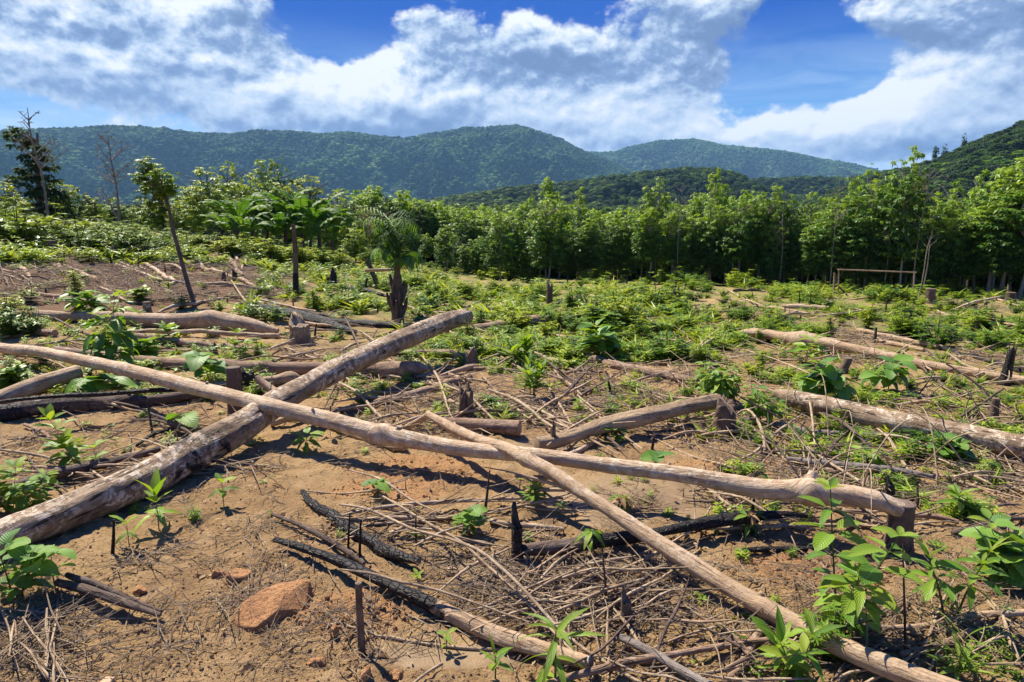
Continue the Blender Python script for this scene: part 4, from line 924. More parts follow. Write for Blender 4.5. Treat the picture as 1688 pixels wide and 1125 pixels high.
rock('pale_stone', 'pale stone cut by the bottom edge at the left', 176, 1124, 42, 14, 'rock2', 1.2)
rock('pale_stone', 'pale flat stone in the wet mud at the middle', 917, 953, 26, 15, 'rock2', 4.4, .6)
rock('orange_stone', 'orange chunk at the bottom edge below the stake', 604, 1120, 26, 34, 'rock', 8.1)
rock('orange_stone', 'small reddish stone at the right of the large orange stone', 552, 1052, 18, 14, 'rock', 3.8)
rock('orange_stone', 'reddish brown stone at the bottom edge left of the seedling', 655, 1115, 28, 20, 'rock', 6.1)
rock('orange_stone', 'pale orange flake lying on crumbly orange soil', 670, 822, 20, 14, 'rock', 6.9, .6)
rock('pale_stone', 'whitish chip of stone on the soil in the hollow', 744, 932, 15, 7, 'rock2', 2.4, .6)

# ------------------------------------------------------------------ loose thin branches, many alike
random.seed(31)
def loose(n, xs, ys, Lr, ang, lb, gp, w_=(3, 6), mats=('twig', 'twig', 'twigdark', 'tan'), h=.1):
    for i in range(n):
        x, y = random.uniform(*xs), random.uniform(*ys); a = R(random.gauss(*ang)); L = random.uniform(*Lr); dx, dy = math.cos(a)*L/2, math.sin(a)*L/2; bend = random.uniform(-.14, .14)*L
        pts_ = [(x-dx, y-dy, random.uniform(*w_)*.6), (x-dx*.3+bend*.3*math.sin(a), y-dy*.3-bend*.5, random.uniform(*w_)), (x+dx*.4, y+dy*.4+random.uniform(-.03, .03)*L, random.uniform(*w_)), (x+dx, y+dy, 2)]
        stick('loose_branch', lb, 'branch', random.choice(mats), pts_, h0=random.uniform(.01, h), h1=random.uniform(.01, h), group=gp, seg=5, forks=random.choice((0, 1, 2)), lay=False)
loose(46, (560, 900), (560, 700), (60, 170), (8, 22), 'thin loose branch in the tangle behind the crossing logs', 'loose branches behind the crossing')
loose(44, (900, 1220), (600, 720), (50, 150), (10, 28), 'thin loose branch in the tangle above the split log', 'loose branches above the split log')
loose(48, (1150, 1690), (690, 860), (60, 220), (5, 26), 'thin loose branch between the thick right log and the pale fork', 'loose branches on the right')
loose(24, (780, 1080), (925, 1010), (70, 240), (-18, 14), 'thin loose branch of the brush pile beside the slim pole', 'loose branches of the brush pile', (3, 6))
loose(32, (1000, 1680), (1010, 1120), (60, 220), (-5, 30), 'thin loose branch on the litter at the lower right', 'loose branches at the lower right', (3, 7))
loose(16, (30, 330), (700, 800), (60, 180), (8, 16), 'thin loose branch left of the big weathered log', 'loose branches at the left', (3, 6))
loose(30, (20, 560), (540, 680), (60, 190), (5, 12), 'thin loose branch among the upper left logs', 'loose branches among the left logs')
loose(12, (0, 110), (1040, 1125), (40, 130), (60, 25), 'dry straw like stalk piled in the lower left corner', 'dry stalks in the lower left corner', (3, 6), ('twig',))
loose(26, (560, 950), (800, 900), (50, 190), (-4, 16), 'thin loose branch in the muddy hollow', 'loose branches in the hollow', (2, 5))
loose(20, (0, 450), (410, 500), (30, 110), (15, 22), 'bleached thin branch on the dark left slope', 'bleached branches on the left slope', (2, 5), ('twig', 'tan', 'grey', 'twigdark'), .12)
loose(34, (1100, 1690), (560, 660), (40, 130), (6, 15), 'thin loose branch around the crooked right log', 'loose branches around the crooked right log', (2, 5))
for i in range(26):
    x, y = random.uniform(1200, 1680), random.uniform(640, 860); g0 = ground(x, y); h_ = random.uniform(.15, .5); a = random.uniform(0, 6.28); mb = MB(); e1 = np.array([math.cos(a)*h_*1.3, math.sin(a)*h_*1.3, h_]); tube(mb, catmull(np.array([[0, 0, 0], e1*[.5, .5, .75], e1, e1*[1.5, 1.5, .8]]), 4), np.linspace(.007, .002, 13), 5, 0); o = mb.obj('dry_stalk', M['twig'], loc=g0); tag(o, 'thin arching dry stalk sticking up on the right side', 'stalk', 'arching dry stalks on the right')

loose(26, (420, 1180), (500, 575), (50, 150), (2, 16), 'thin pole or branch lying in the green regrowth of the middle field', 'poles in the middle regrowth', (3, 6), ('twig', 'tan', 'pale', 'scorch'), .15)
loose(22, (1180, 1690), (485, 560), (40, 120), (4, 12), 'thin pole or branch lying in the green regrowth of the right field', 'poles in the right regrowth', (2.5, 5), ('twig', 'tan', 'pale', 'scorch'), .15)
# ------------------------------------------------------------------ leaves
def leaf_template(kind, L=1.0, Wd=.3, droop=.2, seg=5, fold=.18, wav=0.0):
    V = []; UV = []
    for i in range(seg+1):
        t = i/seg
        if kind == 'lance': w_ = math.sin(math.pi*t**.75)**.9*Wd/2
        elif kind == 'oval': w_ = math.sin(math.pi*t**.9)**.7*Wd/2
        elif kind == 'obov': w_ = math.sin(math.pi*t**1.5)**.8*Wd/2
        elif kind == 'heart': w_ = Wd/2*(math.sqrt(max(0, 1-((t-.30)/.70)**2)) if t > .30 else math.sqrt(max(0, 1-((t-.30)/.42)**2)))*(1-.28*t*t)
        else: w_ = Wd/2*(1-t)
        y = L*(t*(1-.10*droop)); z = -droop*L*t*t
        yb = -L*.16*max(0, 1-t/.3)**1.2 if kind == 'heart' else 0
        wz = wav*math.sin(t*14)*w_
        V += [(-w_, y+yb, z+fold*w_+wz), (-w_*.5, y+yb*.7, z+fold*w_*.35), (0, y, z), (w_*.5, y+yb*.7, z+fold*w_*.35), (w_, y+yb, z+fold*w_-wz)]
        UV += [(0, t), (.25, t), (.5, t), (.75, t), (1, t)]
    F = [(i*5+j, i*5+j+1, i*5+j+6, i*5+j+5) for i in range(seg) for j in range(4)]
    return np.array(V), F, np.array(UV)
def quick_leaf(L=1., Wd=.4, droop=.3):      # eight triangles, for crowds
    V = [(0, 0, 0), (-Wd/2, L*.42, -.05*L), (0, L*.5, -droop*.25*L-.04), (Wd/2, L*.42, -.05*L), (0, L, -droop*L)]
    return np.array(V), [(0, 2, 1), (0, 3, 2), (1, 2, 4), (2, 3, 4)], np.array([(.5, 0), (0, .4), (.5, .5), (1, .4), (.5, 1.)])
def mat_from(d, roll=0.0):
    d = np.asarray(d, float); d = d/np.linalg.norm(d); up = np.array([0, 0, 1.]); x = np.cross(d, up)
    if np.linalg.norm(x) < 1e-3: x = np.array([1., 0, 0])
    x /= np.linalg.norm(x); z = np.cross(x, d)
    if roll: c, s = math.cos(roll), math.sin(roll); x, z = c*x + s*z, c*z - s*x
    return np.stack([x, d, z], 1)
def put_leaf(mb, T, p, d, s, roll=0., tint=.5, mi=0):
    mb.add(T[0]@(mat_from(d, roll).T)*s + p, T[1], T[2], tint, mi=mi)
def tip_leaves(mb, T, p, ax, n, s, spread=1.0, tint=.5, mi=0, jit=.3):
    a0 = random.random()*6.3; ax = np.asarray(ax, float); ax = ax/np.linalg.norm(ax); e1 = perp(ax); e2 = np.cross(ax, e1)
    for k in range(n):
        a = a0 + k*2.4; d = (e1*math.cos(a)+e2*math.sin(a))*spread + ax*random.uniform(.1, .7)
        put_leaf(mb, T, p, d+rng.normal(0, jit*.3, 3), s*random.uniform(.7, 1.15), random.uniform(-.3, .3), min(1, max(0, tint+random.uniform(-.15, .15))), mi)

# ------------------------------------------------------------------ near plants: each leaf a part
LM = {}
for nm, args, mt in [('lance', ('lance', 1, .27, .25, 8, .3, .10), 'leaf'), ('lance2', ('lance', 1, .30, .55, 8, .25, .12), 'leaf'), ('oval', ('oval', 1, .50, .25, 7, .22, .08), 'leaf'), ('oval2', ('oval', 1, .44, .5, 7, .3, .1), 'leaf'),
                     ('long', ('lance', 1, .15, .35, 9, .3, .1), 'leafyoung'), ('long2', ('lance', 1, .17, .65, 9, .3, .1), 'leafyoung'), ('heart', ('heart', 1, 1.0, .22, 9, .16, .05), 'leafbroad'), ('heart2', ('heart', 1, .95, .5, 9, .2, .06), 'leafbroad'),
                     ('young', ('oval', 1, .42, .2, 6, .35, .05), 'leafyoung'), ('obov', ('obov', 1, .36, .3, 7, .25, .12), 'leaf'), ('dry', ('oval', 1, .4, .8, 6, .6, .3), 'leafdry'), ('blade', ('lance', 1, .05, .5, 7, .3, 0), 'leafyoung')]:
    v, f, u = leaf_template(*args); mb = MB(); mb.add(v, f, u, .5); LM[nm] = mb.mesh('leaf_'+nm, M[mt])
def leafobj(root, kind, p, d, L, roll=0.):
    R3 = mat_from(d, roll); o = bpy.data.objects.new('leaf', LM[kind]); COL.objects.link(o); o.parent = root
    o.location = tuple(p); o.rotation_euler = Matrix(R3.tolist()).to_euler(); o.scale = (L, L, L); return o
def plant(name, label, cat, px, py, hpx, spec, stems=1, mat='stem', lean=(0, 0), group=None, stemw=.006, h0=0.0):
    """spec: list of (fraction of height, number of leaves, kinds, leaf length px, elevation degrees, petiole px)"""
    g_ = ground(px, py, h0); t = depth_of(g_); k = t/FPX; H = hpx*k
    g_[2] = float(surf(g_[0], g_[1])[0]) if not h0 else g_[2]
    root = empty(name, g_, label, cat, group); sm = MB()
    for s_ in range(stems):
        a = random.random()*6.28; off = np.array([math.cos(a), math.sin(a), 0])*(0 if stems == 1 else H*.30)
        hs_ = H*(1 if s_ == 0 else random.uniform(.45, .9)); top = np.array([lean[0]*hs_, lean[1]*hs_, hs_]) + off
        sp = catmull(np.array([off*.15+[0, 0, -.02], (off*.4+top)*.5*[.8, .8, 1]+[random.uniform(-.03, .03)*H, 0, 0], top]), 6); tube(sm, sp, np.linspace(stemw, stemw*.45, len(sp)), 6, .1, tint=.4)
        for fr_, n, kinds, Lp, el_, pet in spec:
            c = sp[int(round(fr_*(len(sp)-1)))]; a0 = random.random()*6.28
            for j in range(n):
                a = a0 + j*6.283/n + random.uniform(-.35, .35); e_ = R(el_+random.uniform(-16, 16)); d = np.array([math.cos(a)*math.cos(e_), math.sin(a)*math.cos(e_), math.sin(e_)])
                L = Lp*k*random.uniform(.75, 1.12); q_ = c
                if pet:
                    pd = np.array([math.cos(a)*.8, math.sin(a)*.8, .6]); q_ = c + pd*pet*k*random.uniform(.7, 1.2); tube(sm, np.array([c, (c+q_)/2+[0, 0, .004], q_]), stemw*.35, 5, 0, cap=(0, 0), tint=.6)
                leafobj(root, random.choice(kinds), q_, d, L, random.uniform(-.35, .35))
    sm.obj('stem', M[mat], root); return root
plant('sapling', 'tall leafy sapling with big veined leaves before the right stump', 'plant', 1392, 1040, 225, [(1, 5, ['oval', 'young', 'young'], 34, 25, 0), (.83, 4, ['young', 'lance2'], 56, 12, 10), (.66, 4, ['oval', 'lance2', 'young'], 58, 5, 12), (.5, 4, ['young', 'oval'], 52, -5, 14), (.33, 4, ['oval', 'lance2'], 44, -10, 16), (.17, 4, ['oval2', 'oval'], 34, -10, 12)], 3, stemw=.006, lean=(.12, 0))
plant('sapling', 'bushy seedling with narrow glossy leaves at the right, next to the tall sapling', 'plant', 1566, 1020, 140, [(1, 6, ['lance', 'long'], 44, 50, 0), (.83, 6, ['long', 'lance'], 50, 30, 0), (.66, 6, ['obov', 'lance'], 50, 8, 4), (.5, 5, ['lance2'], 42, -10, 4)], 2, stemw=.006)
plant('round_leaved_shrub', 'small shrub with round light leaves at the lower right edge', 'plant', 1655, 960, 95, [(1, 5, ['heart', 'young'], 34, 30, 8), (.66, 6, ['heart2', 'young', 'heart'], 38, 5, 10), (.33, 5, ['oval', 'heart2'], 38, -10, 12)], 5, stemw=.004)
plant('sapling', 'compact pale green seedling rosette above the round leaved shrub', 'plant', 1588, 852, 40, [(1, 7, ['lance', 'young'], 34, 30, 0), (.66, 7, ['lance', 'lance2'], 40, 5, 0), (.33, 5, ['lance2'], 34, -10, 0)], 2, stemw=.004)
plant('seedling', 'bright yellow green seedling with long drooping leaves at the bottom centre', 'plant', 915, 1128, 98, [(1, 4, ['long', 'long2'], 66, 45, 0), (.83, 4, ['long', 'long2'], 78, 15, 0), (.5, 5, ['long2'], 66, 0, 0), (.17, 4, ['lance'], 46, 10, 0)], 1, stemw=.005)
plant('seedling', 'small upright green seedling left of the bright one at the bottom centre', 'plant', 816, 1122, 42, [(1, 3, ['lance', 'long'], 46, 55, 0), (.66, 4, ['lance', 'young'], 44, 25, 0)], 1, stemw=.004)
plant('seedling', 'tiny two leaved seedling in the mud above the burnt branch', 'plant', 736, 1068, 32, [(1, 3, ['young'], 20, 10, 0), (.5, 3, ['young'], 16, 0, 0)], 1, stemw=.003)
plant('seedling', 'tiny light seedling flat on the mud of the hollow', 'plant', 688, 962, 10, [(1, 5, ['young'], 17, 15, 0)], 1, stemw=.003)
plant('seedling', 'seedling with upright lance leaves below the big weathered log', 'plant', 262, 876, 58, [(1, 3, ['lance', 'obov'], 52, 62, 0), (.83, 3, ['lance', 'young'], 34, 40, 0), (.5, 5, ['lance', 'lance2'], 44, 12, 0)], 1, stemw=.004)
plant('seedling', 'small dark seedling left of the lance leaved one', 'plant', 213, 902, 40, [(1, 4, ['obov'], 30, 45, 0), (.6, 4, ['lance2'], 24, 0, 0)], 1, stemw=.003)
plant('seedling', 'small seedling in sun to the right of the lance leaved one', 'plant', 369, 838, 42, [(1, 3, ['oval', 'young'], 26, 40, 0), (.66, 4, ['lance2', 'oval'], 30, 0, 0)], 1, stemw=.003)
plant('seedling', 'feathery small green seedling at the shadow edge', 'plant', 325, 857, 28, [(1, 6, ['blade'], 18, 45, 0), (.7, 8, ['obov'], 12, 10, 0), (.4, 8, ['obov'], 12, 0, 0)], 2, stemw=.003)
plant('heart_leaved_seedling', 'seedling with two heart shaped leaves on the crumbly orange soil', 'plant', 622, 824, 26, [(1, 3, ['heart', 'heart2'], 30, 5, 3)], 1, stemw=.003)
plant('heart_leaved_seedling', 'seedling with pale round leaves on soil right of the long pale log', 'plant', 1083, 772, 20, [(1, 4, ['heart', 'heart'], 28, 20, 3)], 1, stemw=.003)
plant('seedling', 'small seedling growing against the split log', 'plant', 1003, 728, 22, [(1, 6, ['oval', 'obov'], 24, 15, 4), (.6, 4, ['oval2'], 20, 0, 4)], 2, stemw=.003)
plant('round_leaved_plant', 'cluster of large round glossy leaves at the lower left corner', 'plant', 28, 990, 88, [(1, 4, ['heart', 'heart2'], 34, 30, 16), (.66, 4, ['heart', 'heart2', 'young'], 38, 15, 18), (.33, 4, ['heart2', 'oval'], 32, 5, 18)], 3, stemw=.005, lean=(.15, 0))
plant('round_leaved_plant', 'single large drooping round leaf cluster by the splintered slab', 'plant', 92, 975, 60, [(1, 2, ['heart2'], 46, 0, 12), (.6, 2, ['young'], 36, 20, 14)], 1, stemw=.004)
plant('reddish_sapling', 'yellow tipped sapling standing left of the thin mottled log', 'plant', 132, 772, 88, [(1, 5, ['young', 'obov'], 30, 45, 0), (.83, 5, ['young', 'obov'], 34, 25, 0), (.5, 5, ['obov', 'oval'], 34, 5, 0), (.33, 5, ['young'], 30, 0, 0)], 2, stemw=.004, lean=(-.1, 0))
plant('reddish_sapling', 'lower yellow green sapling right of the yellow tipped one', 'plant', 160, 778, 40, [(1, 4, ['young', 'oval'], 26, 30, 0), (.6, 4, ['young', 'oval'], 26, 5, 0)], 1, stemw=.003)
plant('leafy_weed', 'loose yellow green weed at the left edge before the mottled log', 'plant', 18, 845, 78, [(1, 5, ['young', 'oval'], 26, 25, 4), (.83, 5, ['young'], 26, 10, 6), (.5, 6, ['young', 'oval'], 24, 0, 8), (.33, 5, ['oval'], 22, 0, 8)], 5, stemw=.003)
plant('leafy_weed', 'loose weed drooping over the mottled log at the left', 'plant', 62, 842, 56, [(1, 5, ['young', 'oval'], 24, 10, 4), (.66, 5, ['young', 'oval'], 24, 0, 6), (.33, 5, ['oval'], 20, -10, 6)], 4, stemw=.003)
plant('round_leaved_plant', 'large flat round leaf before the big weathered log at the crossing', 'plant', 306, 715, 28, [(1, 2, ['heart2'], 38, 10, 3), (.6, 1, ['young'], 24, 20, 5)], 1, stemw=.004)
plant('seedling', 'green seedling under the crossing with the palm shaped leaves', 'plant', 500, 745, 24, [(1, 5, ['lance2', 'oval'], 28, 10, 4), (.6, 3, ['lance2'], 22, 0, 3)], 2, stemw=.003)
plant('seedling', 'yellow green leaf pair on the soil below the crossing', 'plant', 545, 722, 14, [(1, 4, ['young'], 24, 15, 2)], 1, stemw=.003)
plant('climbing_weed', 'heart leaved weed in front of the horizontal log and left stump', 'plant', 352, 640, 54, [(1, 3, ['heart', 'heart2'], 34, 15, 6), (.83, 3, ['heart2'], 30, 10, 8), (.5, 3, ['heart2', 'oval'], 26, 0, 10)], 2, stemw=.004)
plant('sapling', 'tall fine stemmed sapling with pale compound leaves at the left', 'plant', 172, 625, 128, [(1, 6, ['oval2', 'young'], 26, 20, 8), (.83, 6, ['oval2', 'oval'], 32, 0, 14), (.66, 6, ['oval2'], 34, -10, 18), (.5, 6, ['oval2', 'oval'], 32, -15, 16), (.33, 5, ['heart', 'oval'], 30, 0, 18)], 3, stemw=.006)
plant('round_leaved_plant', 'dark round leaf under the long pale log at the left', 'plant', 140, 655, 22, [(1, 3, ['heart2'], 36, 0, 4)], 1, stemw=.004)
plant('broad_leaved_weed', 'broad leaf in the shade beneath the long pale log', 'plant', 190, 650, 26, [(1, 4, ['heart', 'oval'], 38, 0, 5)], 2, stemw=.004)
plant('leafy_weed', 'patch of round light green leaves behind the long pale log', 'plant', 235, 598, 32, [(1, 6, ['heart', 'young'], 22, 15, 6), (.6, 6, ['heart', 'oval'], 22, 0, 8)], 6, stemw=.003)
plant('leafy_weed', 'pale speckled leaves beside the tall fine stemmed sapling', 'plant', 150, 530, 42, [(1, 6, ['oval2', 'heart'], 28, 10, 8), (.6, 5, ['oval2'], 26, 0, 10)], 4, stemw=.004)
plant('seedling', 'pair of tall oval leaves standing behind the flat upper left log', 'plant', 208, 520, 36, [(1, 4, ['oval', 'young'], 24, 40, 0), (.6, 3, ['oval'], 20, 10, 3)], 1, stemw=.004)
plant('seedling', 'small rosette seedling before the flat upper left log', 'plant', 285, 566, 26, [(1, 6, ['lance', 'oval'], 24, 35, 0), (.5, 6, ['lance'], 24, 10, 0)], 2, stemw=.004)
plant('seedling', 'yellow green upright seedling beside the horizontal log', 'plant', 400, 588, 38, [(1, 5, ['young', 'obov'], 18, 40, 0), (.6, 6, ['young', 'obov'], 20, 20, 0), (.3, 5, ['obov'], 18, 0, 0)], 3, stemw=.004)
plant('heart_leaved_plant', 'clump of very broad heart leaves above the thick right log', 'plant', 1330, 662, 62, [(1, 3, ['heart', 'heart'], 25, 20, 8), (.83, 3, ['heart2', 'heart'], 27, 5, 14), (.5, 3, ['heart2', 'heart'], 27, -5, 18)], 3, stemw=.006)
plant('heart_leaved_plant', 'second clump of broad drooping leaves right of the first', 'plant', 1385, 668, 40, [(1, 4, ['heart', 'heart2'], 26, 10, 10), (.5, 4, ['heart2'], 26, -5, 12)], 2, stemw=.006)
plant('heart_leaved_plant', 'grey green broad leaved clump among dark stems at the right', 'plant', 1462, 645, 46, [(1, 4, ['heart', 'heart2'], 26, 10, 10), (.66, 4, ['heart2'], 26, -10, 14)], 3, stemw=.006)
plant('sapling', 'upright leafy sapling right of the vine covered stump', 'plant', 1325, 600, 40, [(1, 5, ['oval', 'young'], 24, 20, 5), (.6, 5, ['oval'], 26, 0, 8)], 2, stemw=.005)
plant('broad_leaved_weed', 'large leaved weed behind the grass of the centre', 'plant', 988, 588, 48, [(1, 5, ['heart', 'oval'], 30, 25, 6), (.6, 5, ['heart', 'oval'], 32, 0, 10)], 4, stemw=.006)
plant('vine', 'green vine leaves climbing over the thick upright stump', 'vine', 1183, 668, 62, [(1, 6, ['oval', 'young'], 17, 10, 8), (.83, 8, ['oval', 'young'], 18, 0, 12), (.66, 8, ['oval2'], 18, -10, 16), (.5, 7, ['oval2'], 18, -20, 18), (.33, 7, ['oval'], 16, -10, 18)], 6, stemw=.004)
plant('vine', 'yellow green vine at the near tip of the thick right log', 'vine', 1258, 700, 56, [(1, 7, ['young', 'oval'], 18, 10, 10), (.83, 7, ['young', 'oval'], 18, 0, 14), (.5, 8, ['oval2'], 18, -20, 18)], 6, stemw=.004)
plant('seedling', 'broad leaf seedlings at the far bottom of the thick right log', 'plant', 1430, 775, 32, [(1, 6, ['oval', 'young'], 22, 15, 5), (.6, 5, ['oval'], 22, 0, 6)], 4, stemw=.004)
plant('seedling', 'green weeds growing below the thick right log at the right edge', 'plant', 1560, 760, 34, [(1, 6, ['oval', 'heart'], 24, 15, 5), (.6, 6, ['oval', 'heart'], 26, 0, 8)], 5, stemw=.004)
plant('grassy_weed', 'upright bright green tuft in the centre of the twigs', 'plant', 876, 655, 56, [(1, 6, ['lance', 'long'], 26, 60, 0), (.66, 8, ['long', 'lance'], 30, 45, 0), (.33, 8, ['long'], 34, 35, 0)], 5, stemw=.004)
plant('grassy_weed', 'wide bright green tuft behind the thin dark branch', 'plant', 856, 606, 40, [(1, 8, ['long', 'lance'], 28, 50, 0), (.5, 10, ['long'], 36, 30, 0), (.2, 8, ['long2'], 36, 20, 0)], 6, stemw=.004)
plant('wilted_plant', 'small vine with wide leaves in the middle of the hollow', 'plant', 770, 882, 34, [(1, 5, ['oval', 'heart'], 22, 10, 4), (.6, 5, ['oval2', 'young'], 24, 0, 6)], 3, stemw=.003)
plant('wilted_plant', 'light green weed on the mud left of the slim pole', 'plant', 872, 835, 36, [(1, 5, ['lance', 'young'], 20, 30, 2), (.5, 7, ['lance', 'young'], 22, 10, 4)], 3, stemw=.003)
plant('wilted_plant', 'drooping grey green weed over the black curved log', 'plant', 975, 915, 46, [(1, 5, ['lance2'], 36, 0, 2), (.7, 4, ['lance2'], 30, -15, 3)], 1, stemw=.003)
plant('wilted_plant', 'small wilted weed just right of the slim pole', 'plant', 1030, 845, 32, [(1, 6, ['lance2', 'dry'], 22, 30, 0), (.5, 6, ['lance2', 'dry'], 22, 10, 0)], 3, stemw=.003)
plant('wilted_plant', 'drooping weed on the black curved log', 'plant', 1235, 880, 36, [(1, 4, ['lance2', 'dry'], 26, 20, 0), (.5, 5, ['lance2'], 24, 0, 0)], 2, stemw=.003)
plant('grassy_weed', 'upright broad bladed seedlings at the bottom right of the slim pole', 'plant', 1306, 1120, 84, [(1, 3, ['obov', 'lance'], 58, 60, 0), (.6, 5, ['lance2', 'young'], 48, 25, 0), (.25, 6, ['lance2', 'lance'], 44, 10, 0)], 3, stemw=.004)
plant('grass_clump', 'thin grass blades at the lower right corner', 'grass', 1575, 1118, 60, [(1, 4, ['blade'], 70, 50, 0), (.4, 8, ['long', 'blade'], 56, 45, 0)], 4, stemw=.003)

# ------------------------------------------------------------------ shrubs of the field: stems and foliage
QL = quick_leaf(1, .42, .3); QN = quick_leaf(1, .24, .35); QW = quick_leaf(1, .7, .25); QB = quick_leaf(1, .16, .5)
def shrub_proto(name, mat, n_st, n_tip, leafL, T, tint=.5, hgt=1.0, wid=.8, tips=6, stem='stem', young=.35, dense=1.0):
    root = bpy.data.objects.new(name, None); st = MB(); fo = MB()
    for s_ in range(n_st):
        a = random.random()*6.28; rr_ = wid/2*math.sqrt(random.random()); top = np.array([math.cos(a)*rr_, math.sin(a)*rr_, hgt*random.uniform(.55, 1.0)*(1-.35*rr_/(wid/2))])
        P = catmull(np.array([[top[0]*.1, top[1]*.1, -.02], top*[.45, .45, .5], top]), 4); tube(st, P, np.linspace(.014, .005, len(P)), 4, 0, cap=(0, 0), tint=.4)
        for k in range(n_tip):
            f_ = (k+random.random())/n_tip*.85+.15; c = P[int(f_*(len(P)-1))] + rng.normal(0, .05*wid, 3)
            tip_leaves(fo, T, c, (top[0]*.6, top[1]*.6, 1), tips, leafL*random.uniform(.7, 1.1), 1.0, tint + young*(f_-.6) + random.uniform(-.1, .1))
    me1 = st.mesh(name+'_stems', M[stem]); me2 = fo.mesh(name+'_foliage', M[mat]); return (me1, me2)
SH = {}
SH['weedy'] = [shrub_proto('weedy', 'leafshrub', 16, 7, .14, QN, .5, 1, .9, 9) for _ in range(3)]
SH['round'] = [shrub_proto('round', 'leafshrub', 20, 7, .125, QL, .45, .95, 1.1, 8) for _ in range(3)]
SH['broad'] = [shrub_proto('broad', 'leafshrub', 10, 5, .22, QW, .5, .95, 1.0, 6) for _ in range(2)]
SH['yellow'] = [shrub_proto('yellow', 'leafshrub', 18, 7, .12, QL, .85, 1, .9, 8) for _ in range(2)]
SH['spire'] = [shrub_proto('spire', 'leafshrub', 5, 12, .17, QN, .5, 1.1, .32, 8) for _ in range(2)]
SH['fine'] = [shrub_proto('fine', 'leafshrub', 26, 7, .075, QN, .42, .75, 1.4, 8, young=.5) for _ in range(2)]
SH['dark'] = [shrub_proto('dark', 'leafdark', 18, 7, .12, QL, .45, 1, 1.0, 7, young=.3) for _ in range(2)]
def shrub(kind, loc, s, label, group=None, cat='bush', wide=1.0):
    a, b = random.choice(SH[kind]); r_ = empty('bush', loc, label, cat, group, random.random()*6.28); r_.scale = (s*wide, s*wide, s)
    link_mesh('stems', a, r_); link_mesh('foliage', b, r_); return r_
def shrub_px(kind, px, py, hpx, label, group=None, wide=1.0, cat='bush'):
    p = ground(px, py); t = depth_of(p); return shrub(kind, (p[0], p[1], p[2]-.02), hpx*t/FPX, label, group, cat, wide)
